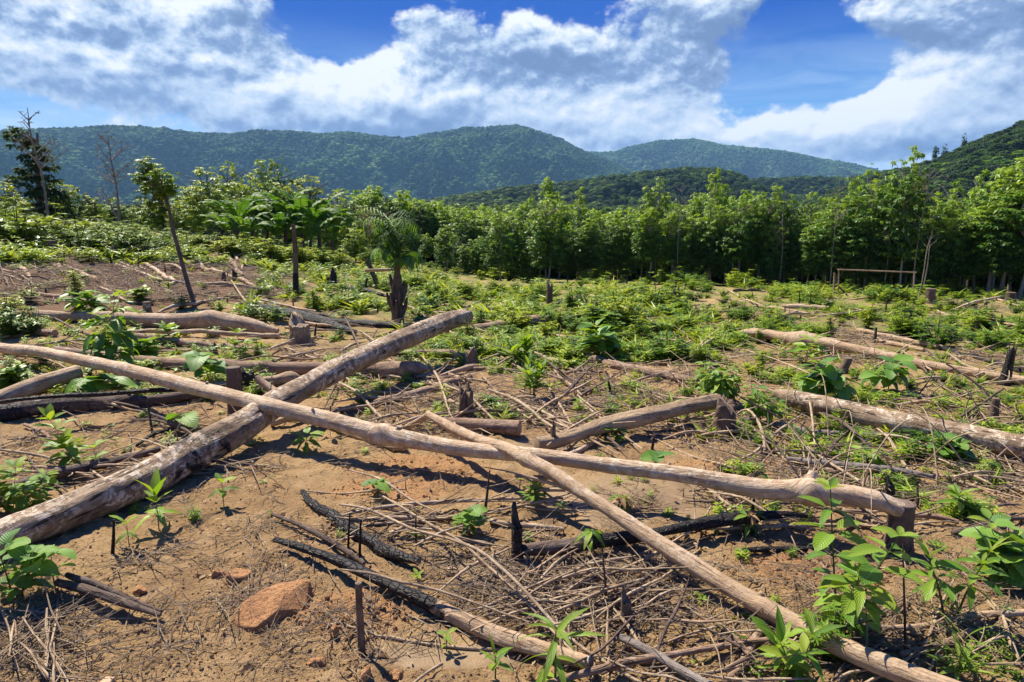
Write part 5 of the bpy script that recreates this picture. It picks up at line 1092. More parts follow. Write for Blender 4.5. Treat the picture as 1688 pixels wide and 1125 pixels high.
for a_ in [('round', 20, 555, 78, 'dense light green bush at the left edge by the flat log'), ('weedy', 60, 552, 50, 'leafy weed bush just right of the left edge bush'), ('broad', 20, 640, 60, 'shady broad leaved bush at the left edge behind the leaning log'),
    ('weedy', 75, 600, 44, 'low green weeds between the flat log and the long pale log'), ('weedy', 300, 510, 32, 'bush before the leaning tree foot'), ('weedy', 360, 516, 34, 'bright low bush left of the burnt log'),
    ('broad', 235, 500, 40, 'pale leaved bush on the slope foot'), ('spire', 125, 492, 52, 'spiky palm like weed on the slope'), ('spire', 518, 512, 40, 'dark green upright bush in front of the charred pole'),
    ('round', 565, 508, 34, 'mound of bright weeds left of the palm'), ('weedy', 605, 512, 34, 'green weeds beside the palm foot'), ('round', 715, 495, 38, 'dark rounded bush right of the palm'),
    ('round', 690, 512, 30, 'light weeds at the right of the palm foot'), ('weedy', 755, 515, 28, 'small dark bush in the centre meadow'), ('spire', 800, 512, 34, 'upright weed in the centre meadow'),
    ('round', 1078, 515, 58, 'large reddish tipped bush in the middle of the field'), ('weedy', 1015, 512, 36, 'green bush left of the reddish tipped bush'), ('spire', 940, 520, 42, 'dark upright bush behind the short black log'),
    ('yellow', 1030, 545, 62, 'tall yellow green bush right of the short black log'), ('broad', 985, 560, 62, 'broad leaved bush at the end of the short black log'), ('weedy', 1050, 570, 50, 'lush weed bush in front of the yellow green one'),
    ('round', 1100, 590, 48, 'dark green bush beside the long brown slanting log'), ('weedy', 1130, 530, 30, 'small bush near the pale field pole'), ('yellow', 1180, 530, 28, 'yellowish low bush at the centre right'),
    ('weedy', 770, 565, 40, 'bright green weeds below the raised log end'), ('yellow', 720, 552, 32, 'yellow green weeds under the raised log end'), ('round', 830, 560, 34, 'light green weeds before the brown half burnt log'),
    ('yellow', 900, 555, 30, 'low yellow green weeds right of the brown half burnt log'), ('weedy', 790, 590, 30, 'narrow leaved weeds behind the pale thin pole'),
    ('spire', 1430, 545, 48, 'dark upright leafy shrub before the wooden frame'), ('weedy', 1280, 552, 36, 'spreading dark green bush behind the forked root end'), ('spire', 1365, 560, 38, 'small leafy shrub between the right field logs'),
    ('round', 1545, 572, 52, 'large rounded bush at the right beyond the black pole'), ('round', 1640, 575, 44, 'right edge bush beyond the black pole'), ('weedy', 1490, 555, 46, 'loose bush left of the large rounded right one'),
    ('yellow', 1600, 545, 36, 'yellow green bush at the far right of the field'), ('weedy', 1585, 650, 42, 'leafy weed under the crooked right log'), ('round', 1560, 630, 30, 'small bush against the crooked right log'),
    ('weedy', 1160, 600, 52, 'loose green bush left of the vine covered stump'), ('round', 1165, 640, 46, 'leafy shrub right behind the vine covered stump'), ('yellow', 1240, 620, 36, 'yellowish weeds behind the vine covered stump'),
    ('spire', 1255, 610, 40, 'thin upright weed behind the thick right log'), ('weedy', 1130, 655, 34, 'low weeds at the upper side of the split log'), ('weedy', 1420, 650, 34, 'weeds behind the thick right log'),
    ('weedy', 1675, 560, 40, 'green bush at the right edge next to the charred post'), ('round', 1500, 640, 26, 'small leafy weed between right logs'), ('broad', 940, 610, 30, 'broad leaved low weed beside the long brown slanting log'),
    ('weedy', 560, 560, 26, 'small weed by the chopped stump'), ('spire', 425, 590, 30, 'small weeds before the chopped stump'), ('yellow', 50, 500, 34, 'yellow green bush at the left foot of the slope'), ('yellow', 12, 520, 46, 'yellowish bush cut by the left edge'),
    ('round', 125, 645, 26, 'dark weeds under the long pale log at the left'), ('weedy', 240, 690, 24, 'low dark weed in front of the dark scorched log'), ('weedy', 1360, 1075, 110, 'dense dark undergrowth at the foot of the tall sapling'), ('weedy', 1690, 700, 44, 'weeds at the right edge behind the furrowed log')]:
    shrub_px(a_[0], a_[1], a_[2], a_[3]*(1.3 if 690 < a_[1] < 1680 and a_[2] < 600 else 1.05), a_[4], wide=1.2)
# countless field bushes, alike, by zone
ZN = [('bush on the right half of the cleared field', 'low bushes on the right of the field', (1180, 1700), (482, 570), 64, (18, 46)),
      ('bush in the middle of the cleared field', 'low bushes in the middle of the field', (690, 1180), (474, 552), 72, (22, 54)),
      ('bush in the grass left of the palm', 'low bushes left of the palm', (380, 690), (470, 530), 22, (12, 26)),
      ('bush on the dark bare slope at the left', 'small bushes on the left slope', (0, 420), (425, 505), 18, (9, 20))]
for lb, gp, xs, ys, n, hs_ in ZN:
    for i in range(n):
        px = random.uniform(*xs); py = ys[0]+(ys[1]-ys[0])*random.random()**1.3; k_ = .5+.7*(py-ys[0])/(ys[1]-ys[0])
        kd = random.choice(('weedy', 'round', 'yellow', 'spire', 'dark', 'broad')); lk = {'weedy': 'narrow leaved', 'round': 'rounded leafy', 'yellow': 'yellow green', 'spire': 'slim upright', 'dark': 'dark green', 'broad': 'broad leaved'}[kd]; hp = random.uniform(*hs_)*k_; bg = hp > .6*hs_[1]*k_
        shrub_px(kd, px, py, hp, ('taller ' if bg else 'low ')+lk+' '+lb, gp+', '+lk+(' tall' if bg else ' low'), random.uniform(.9, 1.7))

# ------------------------------------------------------------------ trees
def limb_path(p0, p1, sag=0): return catmull(np.array([p0, (p0+p1)/2+rng.normal(0, .04*np.linalg.norm(p1-p0), 3)+[0, 0, sag], p1]), 4)
UMB = []
for _ in range(4):      # one umbrella of hanging leaves
    mb = MB(); n = 15
    for k in range(n):
        a = k*2.4+random.random()*.4; e_ = random.uniform(-.75, .35); put_leaf(mb, QL, np.array([math.cos(a)*.12, math.sin(a)*.12, .02]), (math.cos(a)*math.cos(e_), math.sin(a)*math.cos(e_), math.sin(e_)), random.uniform(.55, .9), random.uniform(-.4, .4))
    UMB.append((np.concatenate(mb.v), mb.f, np.concatenate(mb.uv)))
def tree_proto(name, H, crown_lo, width, n_cl, cl, mat, bark_, spires=3, trunk_r=.07, tint=.35, top_tint=.45, lean=0.0, seed=0):
    """slender plantation tree: trunk with limbs, crown of leaf umbrellas grouped into several upright lobes"""
    random.seed(seed)
    tr = MB(); fo = MB()
    tp = catmull(np.array([[0, 0, -.15], [random.uniform(-.2, .2), random.uniform(-.2, .2), H*.4], [lean*H*.6, random.uniform(-.3, .3), H*.72], [lean*H, 0, H*.95]]), 5)
    tube(tr, tp, np.linspace(trunk_r*1.2, trunk_r*.25, len(tp)), 8, .06)
    lobes = []
    for s_ in range(spires):
        a = s_*6.283/spires+random.random(); rr_ = width*.36*random.uniform(.5, 1.1) if s_ else 0
        top = np.array([math.cos(a)*rr_+lean*H, math.sin(a)*rr_, H*(1 if s_ == 0 else random.uniform(.60, .93))]); lobes.append(top)
    for k in range(int(spires*3)):
        top = random.choice(lobes); f_ = random.uniform(.38, .8); b0 = tp[int(f_*(len(tp)-1))]
        a = random.random()*6.28; e_ = np.array([top[0]*.7+math.cos(a)*width*.33, top[1]*.7+math.sin(a)*width*.33, b0[2]+(H-b0[2])*random.uniform(.3, .8)]); tube(tr, limb_path(b0, e_), np.linspace(trunk_r*.4, trunk_r*.12, 9), 5, 0, cap=(0, 0))
    for s_ in lobes[1:]:
        b0 = tp[int(.55*(len(tp)-1))]; tube(tr, limb_path(b0, s_*[1, 1, .97]), np.linspace(trunk_r*.5, trunk_r*.12, 9), 5, 0, cap=(0, 0))
    holes = [np.array([random.uniform(-.5, .5)*width, random.uniform(-.5, .5)*width, random.uniform(crown_lo, 1)*H]) for _ in range(5)]
    i = 0; tries = 0
    while i < n_cl and tries < n_cl*6:
        tries += 1
        top = lobes[i % len(lobes)]; f_ = random.random()**.85; z = crown_lo*H*random.uniform(.85, 1.1) + (top[2]-crown_lo*H)*f_
        rr_ = width*.31*(.14+.86*math.sqrt(max(0, 1-((f_-.38)/.66)**2)))*math.sqrt(random.uniform(.06, 1)); a = random.random()*6.283
        k_ = .35+.65*f_; c = np.array([top[0]*k_+math.cos(a)*rr_, top[1]*k_+math.sin(a)*rr_, z])
        if any(np.linalg.norm((c-h_)*[1, 1, .8]) < width*.13 for h_ in holes): continue
        T = random.choice(UMB); s_ = cl*random.uniform(.65, 1.2); fz = (z/H-crown_lo)/(1-crown_lo)
        young = top_tint*max(0, fz)**2*random.uniform(.4, 1.3) + (.28 if random.random() < .12 else 0); 
        rot = mat_from((math.cos(a), math.sin(a), random.uniform(-.5, .1)))
        fo.add(T[0]@rot.T*s_ + c, T[1], T[2], min(1, tint+young+random.uniform(-.12, .12)))
        i += 1
    fo.tint = [max(0, min(1, t_+random.uniform(-.1, .1))) for t_ in fo.tint]
    return tr.mesh(name+'_trunk', M[bark_], True), fo.mesh(name+'_crown', M[mat], False)
TP = [tree_proto('row', 6.4, .14+.06*(i % 4), 3.2+.25*(i % 3), 400, .34, 'leaftree', 'trunkpale', 4+i % 3, .07, .34, .75, random.uniform(-.04, .04), 100+i) for i in range(9)]
TPD = [tree_proto('wood', 7.0, .2, 3.4, 230, .5, 'leafdark', 'trunk', 4, .10, .40, .25, 0, 200+i) for i in range(3)]
TPB = [tree_proto('broad', 6.0, .22, 4.6, 330, .42, 'leafshrub', 'trunk', 6, .10, .38, .4, 0, 300+i) for i in range(3)]
random.seed(11)
def tree(protos, loc, s, label, group=None, name='tree', wide=1.0, cat='tree'):
    a, b = random.choice(protos); r_ = empty(name, loc, label, cat, group, random.random()*6.28); r_.scale = (s*wide, s*wide, s)
    link_mesh('trunk', a, r_); link_mesh('crown', b, r_); return r_
def tree_px(protos, px, r_, top_px, Href, label, group=None, wide=1.0, name='tree'):
    p = at_r(px, r_); a_ = ray(px, top_px); k = r_/math.hypot(a_[0], a_[1]); H = CAM_H + a_[2]*k - p[2]
    return tree(protos, p, H/Href, label, group, name, wide)
# front of the plantation, photo skyline followed tree by tree
sky_top = [(560,348),(600,338),(640,350),(690,352),(740,365),(780,345),(825,345),(870,330),(905,300),(950,318),(985,352),(1020,350),(1060,325),(1085,298),(1110,335),(1140,325),(1170,288),(1200,330),(1240,320),(1275,310),(1300,322),(1335,315),(1365,330),(1400,300),(1425,276),(1450,305),(1490,300),(1560,300),(1600,292),(1640,285),(1665,262),(1720,270)]
SX = np.array([a for a, b in sky_top]); SY = np.array([b for a, b in sky_top])
x = 700
def zone(x):
    return 'left of the forward bright tree' if x < 905 else 'behind the large reddish tipped bush' if x < 1100 else 'behind the curved dark field log' if x < 1280 else 'left of the wooden frame' if x < 1375 else 'behind the wooden frame' if x < 1515 else 'right of the wooden frame'
while x < 1745:
    tree_px(TP, x, 43+random.uniform(-1.5, 1.5), float(np.interp(x, SX, SY))+random.uniform(-8, 62), 6.4, 'slender tree in the front plantation row, '+zone(x), 'front row trees '+zone(x), random.uniform(.8, 1.25)); x += random.uniform(20, 40)
for px, ty in sky_top[6:]:
    if px != 1490: tree_px(TP, px+random.uniform(-4, 4), 45+random.uniform(-1, 2), ty-6, 6.4, 'taller tree tip rising over the front row, '+zone(px), 'taller row trees '+zone(px), .55)
x = 690
while x < 1760:
    tree_px(TP, x, 50+random.uniform(-2, 3), float(np.interp(x, SX, SY))+random.uniform(2, 44), 6.4, 'leafy tree in the second plantation row, '+zone(x), 'second row trees '+zone(x), 1.0); x += random.uniform(24, 34)
tree_px([TP[2]], 1492, 41, 242, 6.4, 'tallest tree of the plantation, its crown reaching above the far hill', None, .62)
tree_px([TP[5]], 905, 40, 322, 6.4, 'full bright green tree standing forward at the left of the row', None, 1.0)
tree_px([TP[1]], 825, 38, 345, 6.4, 'light green tree forward of the dark wood behind the palm', None, 1.0)
tree_px([TP[6]], 735, 40, 372, 6.4, 'light green young tree right behind the palm', None, 1.0)
# woodland at left centre
for px, r_, ty, pr, lb, wd in [(600,42,338,TPB,'yellow green tree behind the palm at its left',.8),(640,48,325,TPD,'dark tree in the gap behind the palm',1),(690,47,335,TPD,'dark wide tree right of the palm top',1),(560,50,310,TPB,'bright tree beyond the banana plants',.9),(515,52,288,TPB,'bushy tree with light tips above the banana plants',.9),
      (465,54,262,TPB,'tall pointed light tree above the banana plants',.7),(440,56,262,TP,'tallest light spire of the woodland left of centre',.7),(420,52,285,TPB,'rounded bright tree left of the tall spires',.8),(385,50,266,TPB,'yellow tipped tree beside the flat topped tree',.7),(270,46,318,TPB,'bright bushy tree between the leaning tree and its neighbour',1.2),(160,44,322,TPB,'bright bushy tree below the thin dead tree',1.2),(90,40,330,TPB,'bright bushy tree in front of the tall dark tree',1.1),(350,46,276,TPB,'flat topped green tree behind the leaning tree',1.2),
      (330,42,305,TPB,'bright green tree right of the leaning tree crown',.9),(300,44,330,TPB,'bush like tree behind the leaning trunk',1.0),(540,40,335,TPB,'yellowish low tree behind the charred pole',.9),(585,38,375,TPB,'bright yellow green low tree left of the palm',1.1),(500,44,330,TPB,'bushy tree behind the banana leaves',1),
      (20,34,300,TPB,'bright tree at the left edge behind the bushes',1.1),(-20,32,305,TPB,'dark tree cut by the left edge',1.2),(45,30,330,TPB,'feathery green tree before the dark left trees',1.2),(110,44,300,TPB,'low bushy tree right of the tall dark tree',1.2),(150,48,318,TPD,'low dark tree beneath the thin dead tree',1.3),(190,50,325,TPB,'low bushy tree right of the thin dead tree',1.3),(240,50,325,TPB,'low bushy tree behind the leaning tree crown',1.3),
      (760,44,390,TPD,'dark tree in the shade left of the light green trees',1.0),(660,42,395,TPB,'bright low tree just behind the palm fronds',1.0),(400,44,300,TPB,'green tree behind the banana clump',.9),(470,44,300,TPB,'leafy tree behind the banana clump right half',.9)]:
    tree_px(pr, px, r_, ty, 7.0 if pr is TPD else (6.4 if pr is TP else 6.0), lb, None, wd)
# dark tall tree at the left, in tiers
def tier_tree(px, r_, topy, label):
    p = at_r(px, r_); a_ = ray(px, topy); k = r_/math.hypot(a_[0], a_[1]); H = CAM_H+a_[2]*k-p[2]
    root = empty('tiered_tree', p, label, 'tree'); tr = MB(); fo = MB()
    tube(tr, catmull(np.array([[0, 0, -.2], [.1, 0, H*.5], [.35, 0, H*.97]]), 6), np.linspace(.16, .04, 13), 8, .05)
    for z, w_, off in ((.98, .45, -.6), (.9, .6, -.45), (.78, .5, .2), (.70, .8, .3), (.6, .8, -.3), (.5, 1.1, .1), (.4, 1.3, .3), (.3, 1.5, 0), (.2, 1.7, 0), (.1, 1.8, 0)):
        for q_ in range(3):
            a = random.random()*6.28; e_ = np.array([off+math.cos(a)*w_*.6, math.sin(a)*w_*.6, H*z]); tube(tr, limb_path(np.array([.25*z, 0, H*(z-.08)]), e_), np.linspace(.04, .012, 9), 5, 0, cap=(0, 0))
        for q_ in range(int(26*w_)):
            a = random.random()*6.28; rr_ = w_*math.sqrt(random.random()); c = np.array([off+math.cos(a)*rr_, math.sin(a)*rr_, H*z+random.uniform(-.22, .22)*(1.1+w_*.3)])
            T = random.choice(UMB); fo.add(T[0]*random.uniform(.25, .45)+c, T[1], T[2], random.uniform(.2, .6))
    tr.obj('trunk', M['trunk'], root); fo.obj('crown', M['leafdark'], root, False)
tier_tree(72, 36, 216, 'dark tall tree with tiered foliage at the left, highest of the left side')
# lone leaning tree
def lone_tree():
    b = ground(322, 503); d0 = depth_of(b); root = empty('leaning_tree', b, 'slim leaning tree with a small tufted crown on the left slope', 'tree')
    def P_(x, y, dd=0): return np.array([0, 0, CAM_H]) + ray(x, y)*(d0+dd) - b
    tr = MB(); pts = catmull(np.array([P_(322, 507), P_(310, 470), P_(296, 420), P_(284, 375), P_(276, 335), P_(262, 300), P_(248, 275)]), 4)
    tube(tr, pts, np.linspace(4*d0/FPX, 1.6*d0/FPX, len(pts)), 9, .1)
    tips = [(242,272,0,20),(250,282,.3,20),(262,292,-.3,24),(275,300,.3,20),(236,292,0,18),(255,308,.4,22),(240,312,-.4,18),(272,318,0,20),(262,330,.3,18),(228,296,-.2,12),(282,312,-.3,14),(247,338,.1,10),(268,345,0,10)]
    fo = MB(); u = d0/FPX
    for x_, y_, dd, s_ in tips:
        c = P_(x_, y_, dd); tube(tr, limb_path(pts[-6], c), np.linspace(2.2*u, .8*u, 9), 5, 0, cap=(0, 0))
        for q_ in range(int(s_*1.9)): T = random.choice(UMB); fo.add(T[0]*random.uniform(5, 9)*u+c+rng.normal(0, s_*.34*u, 3), T[1], T[2], random.uniform(.35, .85))
    tr.obj('trunk', M['stump'], root); fo.obj('crown', M['leafshrub'], root, False)
lone_tree()
# bare trees
def bare_tree(px, r_, topy, label, spread=1.0, mat='trunkpale', lean=0.0, n=9, rad=.045, leaves=0):
    p = at_r(px, r_); a_ = ray(px, topy); k = r_/math.hypot(a_[0], a_[1]); H = CAM_H+a_[2]*k-p[2]
    root = empty('bare_tree', p, label, 'tree'); tr = MB(); br = MB(); fo = MB()
    tp = catmull(np.array([[0, 0, -.2], [lean*H*.3+random.uniform(-.1, .1), 0, H*.45], [lean*H*.7, random.uniform(-.1, .1), H*.75], [lean*H, 0, H]]), 5); tube(tr, tp, np.linspace(rad, rad*.2, len(tp)), 7, .08)
    for q_ in range(n):
        f_ = random.uniform(.4, .92); b0 = tp[int(f_*(len(tp)-1))]; a = random.random()*6.28; L = spread*random.uniform(.5, 1.3)*(1.25-f_); e_ = b0+np.array([math.cos(a)*L, math.sin(a)*L, L*random.uniform(.5, 1.3)])
        lp = limb_path(b0, e_); tube(br, lp, np.linspace(rad*.45, rad*.15, 9), 5, .1, cap=(0, 0))
        for q2 in range(4):
            c0 = lp[random.randint(3, 8)]; a = random.random()*6.28; L2 = L*random.uniform(.25, .6); e2 = c0+np.array([math.cos(a)*L2, math.sin(a)*L2, L2*random.uniform(.1, 1.2)]); tube(br, limb_path(c0, e2), np.linspace(rad*.2, rad*.07, 9), 4, .1, cap=(0, 0))
            if leaves and random.random() < leaves: tip_leaves(fo, QL, e2, (0, 0, 1), 8, .12, tint=.2)
    tr.obj('trunk', M[mat], root); br.obj('branches', M[mat], root)
    if fo.v: fo.obj('leaves', M['leafdark'], root, False)
bare_tree(200, 40, 225, 'thin grey leafless tree on the left skyline', 1.5, 'grey', -.02, 14, .07, .35)
bare_tree(84, 33, 180, 'spindly leafless tree rising above the tall dark tree', 1.1, 'grey', -.05, 13, .06, .3)
bare_tree(205, 38, 305, 'pale leafless tree leaning left among the left bushes', 1.0, 'trunkpale', -.35, 6, .05)
bare_tree(1512, 40.5, 270, 'bleached dead tree standing beside the tallest plantation tree', 1.6, 'trunkpale', .03, 15, .035)
bare_tree(1375, 41, 296, 'thin pale dead tree in the plantation front', 1.0, 'trunkpale', 0, 12, .035)
bare_tree(1465, 41, 330, 'twiggy dead tree left of the tallest tree', 1.1, 'trunkpale', 0, 22, .035)
bare_tree(1530, 39, 372, 'pale forked sapling leaning in front of the plantation', .9, 'trunkpale', .05, 5, .025)
bare_tree(1120, 42, 300, 'bare twigged tree top in the middle of the row', 1.1, 'trunkpale', 0, 12, .03)
bare_tree(608, 36, 345, 'dead reddish shrub tree left of the palm', 1.2, 'tan', 0, 16, .04)
bare_tree(1210, 43, 350, 'slim bare pole tree in the plantation', .7, 'trunkpale', .02, 5, .04)
bare_tree(1290, 42.5, 330, 'slim leafless tree right of the middle of the row', .8, 'trunkpale', -.02, 7, .035)
# charred pole
def pole(px, py, topy, wpx, label):
    b = ground(px, py); d0 = depth_of(b); u = d0/FPX; H = (py-topy)*u; root = empty('charred_pole', b, label, 'pole')
    lo = MB(); tube(lo, np.array([[0, 0, -.1], [.02, 0, H*.3], [.03, 0, H*.36]]), np.array([wpx*.6, wpx*.52, wpx*.46])*u, 10, .1); lo.obj('burnt_foot', M['char'], root)
    up = MB(); tube(up, catmull(np.array([[.03, 0, H*.345], [.05, 0, H*.7], [.04, 0, H]]), 5), np.linspace(wpx*.48, wpx*.36, 11)*u, 10, .08); up.obj('trunk', M['stump'], root)
pole(488, 492, 372, 9, 'straight brown burnt pole standing left of the palm')
stick('leaning_stump', 'dark leaning snag left of the palm with dry shoots', 'stump', 'scorch', [(624,475,9,20),(614,450,8,20),(604,428,7,20)], seg=9, lay=False)
stick('leaning_stick', 'thin pale stick stuck out from the palm base to the left', 'branch', 'tan', [(652,444,4,13.6),(630,445,5,13.5),(601,446,5,13.4)], seg=8, lay=False)
# palm
def palm():
    b = ground(656, 533); d0 = depth_of(b); u = d0/FPX; root = empty('palm', b, 'young feather leaved palm with a rough burnt base in the middle distance', 'palm')
    H = 108*u; tr = MB(); tube(tr, catmull(np.array([[0, 0, -.1], [0, 0, H*.45], [.02, 0, H*.75], [.03, 0, H*1.0]]), 5), np.interp(np.linspace(0, 1, 16), [0, .5, .7, 1], np.array([10.5, 8.5, 5, 4])*u), 12, .15, cap=(1, 1)); tr.obj('trunk', M['palmtrunk'], root)
    for k in range(11):                       # old frond bases sticking out of the foot
        a = k*2.4; z = H*(.08+.62*random.random()); s_ = MB(); r0 = 11*u if z < H*.55 else 6*u; d = np.array([math.cos(a), math.sin(a), 0])
        tube(s_, np.array([d*r0*.7+[0, 0, z], d*r0*1.25+[0, 0, z+.18], d*r0*1.5+[0, 0, z+.34]]), np.array([.05, .04, .02]), 6, .2, seed=k); s_.obj('frond_base', M['scorch' if k % 2 else 'palmtrunk'], root)
    for k in range(24):
        a = k*2.399+.4; el_ = R(random.uniform(80, 94) if k % 3 else random.uniform(50, 85)); L = random.uniform(.6, 1.25)*112*u*(1 if k % 3 else .5); fr_ = MB(); c = np.array([.03, 0, H*.84])
        dr = np.array([math.cos(a), math.sin(a)]); pts = []
        for i in range(13):
            t = i/12; s_ = L*t; ang = el_ - t**(2.3 if k % 3 == 0 else 3.6)*R(160 if k % 3 == 0 else 105 if k % 3 == 1 else 165); 
            pts.append((pts[-1] + np.array([dr[0]*math.cos(ang), dr[1]*math.cos(ang), math.sin(ang)])*L/12) if pts else c)
        pts = np.array(pts); tube(fr_, pts, np.linspace(.022, .005, 13), 5, 0, cap=(0, 0), tint=.6)
        T_ = leaf_template('lance', 1, .085, .45, 3, .2)
        for i in range(3, 13):
            for h_ in (0, .5):
                if i == 12 and h_: continue
                p_ = pts[i] if not h_ else (pts[i]+pts[i+1])/2; t_ = pts[min(i+1, 12)]-pts[i-1]; t_ /= np.linalg.norm(t_); sd_ = np.cross(t_, [0, 0, 1]); sd_ /= np.linalg.norm(sd_)+1e-9
                l_ = .26*math.sin(math.pi*(i+h_)/14)**.6+.1
                for sg in (-1, 1): put_leaf(fr_, T_, p_, sd_*sg+t_*.55+[0, 0, -.25], l_*.9, sg*.3, random.uniform(.3, .75))
        fr_.obj('frond', M['leafbanana'], root)
palm()
# banana plants
def banana(loc, Hs, label, n=8, seed=0, group=None):
    random.seed(seed); root = empty('banana_plant', loc, label, 'banana plant', group); st = MB(); tube(st, catmull(np.array([[0, 0, -.1], [.03, 0, Hs*.2], [.05, .02, Hs*.38]]), 5), np.linspace(.11, .07, 11)*Hs/2.6, 10, .08, tint=.5); st.obj('stem', M['palmtrunk'], root)
    for k in range(n):
        a = k*2.4+random.random()*.5; el_ = R(random.uniform(50, 89)); L = Hs*random.uniform(.68, .95); V = []; UV = []; F = []; m_ = 17; cpt = np.array([.05, .02, Hs*.37]); dr = np.array([math.cos(a), math.sin(a)]); P = [cpt]
        for i in range(m_): ang = el_ - (i/m_)**1.8*R(95); P.append(P[-1]+np.array([dr[0]*math.cos(ang), dr[1]*math.cos(ang), math.sin(ang)])*L/m_)
        P = np.array(P); mb = MB(); tube(mb, P, np.linspace(.022, .005, len(P))*Hs/2.6, 5, 0, cap=(0, 0), tint=.8)
        sd_ = np.array([-dr[1], dr[0], 0])
        for i in range(3, m_):                # torn strips along each side
            t = (i-3)/(m_-3); w_ = Hs*.095*math.sin(math.pi*(.08+.9*t))**.5
            for sg in (-1, 1):
                j = random.uniform(.25, .62); drp = random.uniform(.1, .55)*w_; sw = random.uniform(-.02, .05)
                mb.add([P[i], P[i+1], P[i+1]*.5+P[i]*.5+sd_*sg*w_*.5+[0, 0, .02], P[i]+sd_*sg*w_+[dr[0]*sw, dr[1]*sw, -drp], P[i]*.08+P[i+1]*.92+sd_*sg*w_+[dr[0]*sw, dr[1]*sw, -drp*1.05]], [(0, 1, 4, 3)] if sg > 0 else [(1, 0, 3, 4)], [(.5, t), (.5, t+.05), (.3, t), (0, t), (0, t+.05)], .35+.4*random.random())
        mb.obj('leaf', M['leafbanana'], root, False)
    random.seed(seed+50); return root
for i, (px, r_, ty, lb) in enumerate([(390, 33, 325, 'banana plant with drooping torn leaves, leftmost of the clump'), (415, 35, 322, 'banana plant second from the left in the clump'), (440, 34, 330, 'banana plant right of the dead spike in the clump'), (470, 34, 318, 'banana plant behind the burnt pole'), (497, 33, 318, 'tall banana plant right above the burnt pole'), (525, 34, 322, 'banana plant with a wide arching leaf at the right of the clump'), (372, 36, 345, 'low banana plant at the left foot of the clump'), (405, 31, 350, 'short banana plant in front of the clump at the left'), (455, 31.5, 345, 'short banana plant in front of the clump middle'), (510, 31.5, 345, 'short banana plant in front right of the burnt pole'), (545, 35, 335, 'last banana plant at the right end of the clump')]):
    p = at_r(px, r_); a_ = ray(px, ty); k = r_/math.hypot(a_[0], a_[1]); banana(p, (CAM_H+a_[2]*k-p[2])*1.02, lb, 13, 20+i)
for i, (px, py, h_, lb) in enumerate([(1128, 480, 24, 'tiny banana shoot standing up in the bushes before the row'), (1395, 480, 20, 'low banana shoot under the crossbar'), (1450, 482, 24, 'spreading banana shoot in the middle of the frame'), (1478, 480, 22, 'low banana shoot beside the right frame post'), (1235, 475, 14, 'very small banana shoot right of the middle'), (1350, 478, 16, 'small banana shoot left of the frame')]):
    p = ground(px, py); banana(p, h_*depth_of(p)/FPX*1.3, lb, 6, 60+i)
random.seed(5)
# bush belt on the left slope
for i in range(42):
    px = random.uniform(-30, 340); r_ = random.uniform(26, 36); p = at_r(px, r_); shrub('fine' if i % 3 else 'round', p, random.uniform(.9, 1.5)*(1.15 if px < 200 else .9), 'feathery light green bush above the left slope, '+('near the left edge' if px < 110 else 'left of the leaning tree' if px < 220 else 'around the leaning tree'), 'light green bushes above the left slope '+('near the edge' if px < 110 else 'left of the leaning tree' if px < 220 else 'around the leaning tree'), 'bush', 1.5)
for i in range(28):
    px = random.uniform(150, 680); r_ = random.uniform(30, 40); p = at_r(px, r_); shrub('round', p, random.uniform(.9, 1.5), 'leafy bush at the woodland foot, '+('left of the banana plants' if px < 360 else 'around the banana plants' if px < 540 else 'right of the banana plants'), 'bushes at the woodland foot '+('left' if px < 360 else 'centre' if px < 540 else 'right'), 'bush', 1.5)
for i in range(14):
    px = random.uniform(355, 560); p = at_r(px, random.uniform(27, 30)); shrub(('round', 'weedy', 'yellow')[i % 3], p, random.uniform(.8, 1.5), 'leafy bush in front of the banana plant clump', 'bushes in front of the banana clump', 'bush', 1.3)
for i in range(30):
    px = random.uniform(760, 1720); p = at_r(px, random.uniform(40, 42.5)); shrub(('round', 'weedy', 'broad')[i % 3], p, random.uniform(.7, 1.7), 'taller bush against the feet of the plantation trees', 'bushes against the plantation trees', 'bush', 1.2)
for i in range(26):
    px = random.uniform(640, 1720); r_ = random.uniform(33, 42); p = at_r(px, r_); shrub(random.choice(('weedy', 'yellow', 'broad', 'round')), p, random.uniform(.3, .8), 'low bush in the strip in front of the plantation', 'low bushes in front of the plantation', 'bush', 1.7)
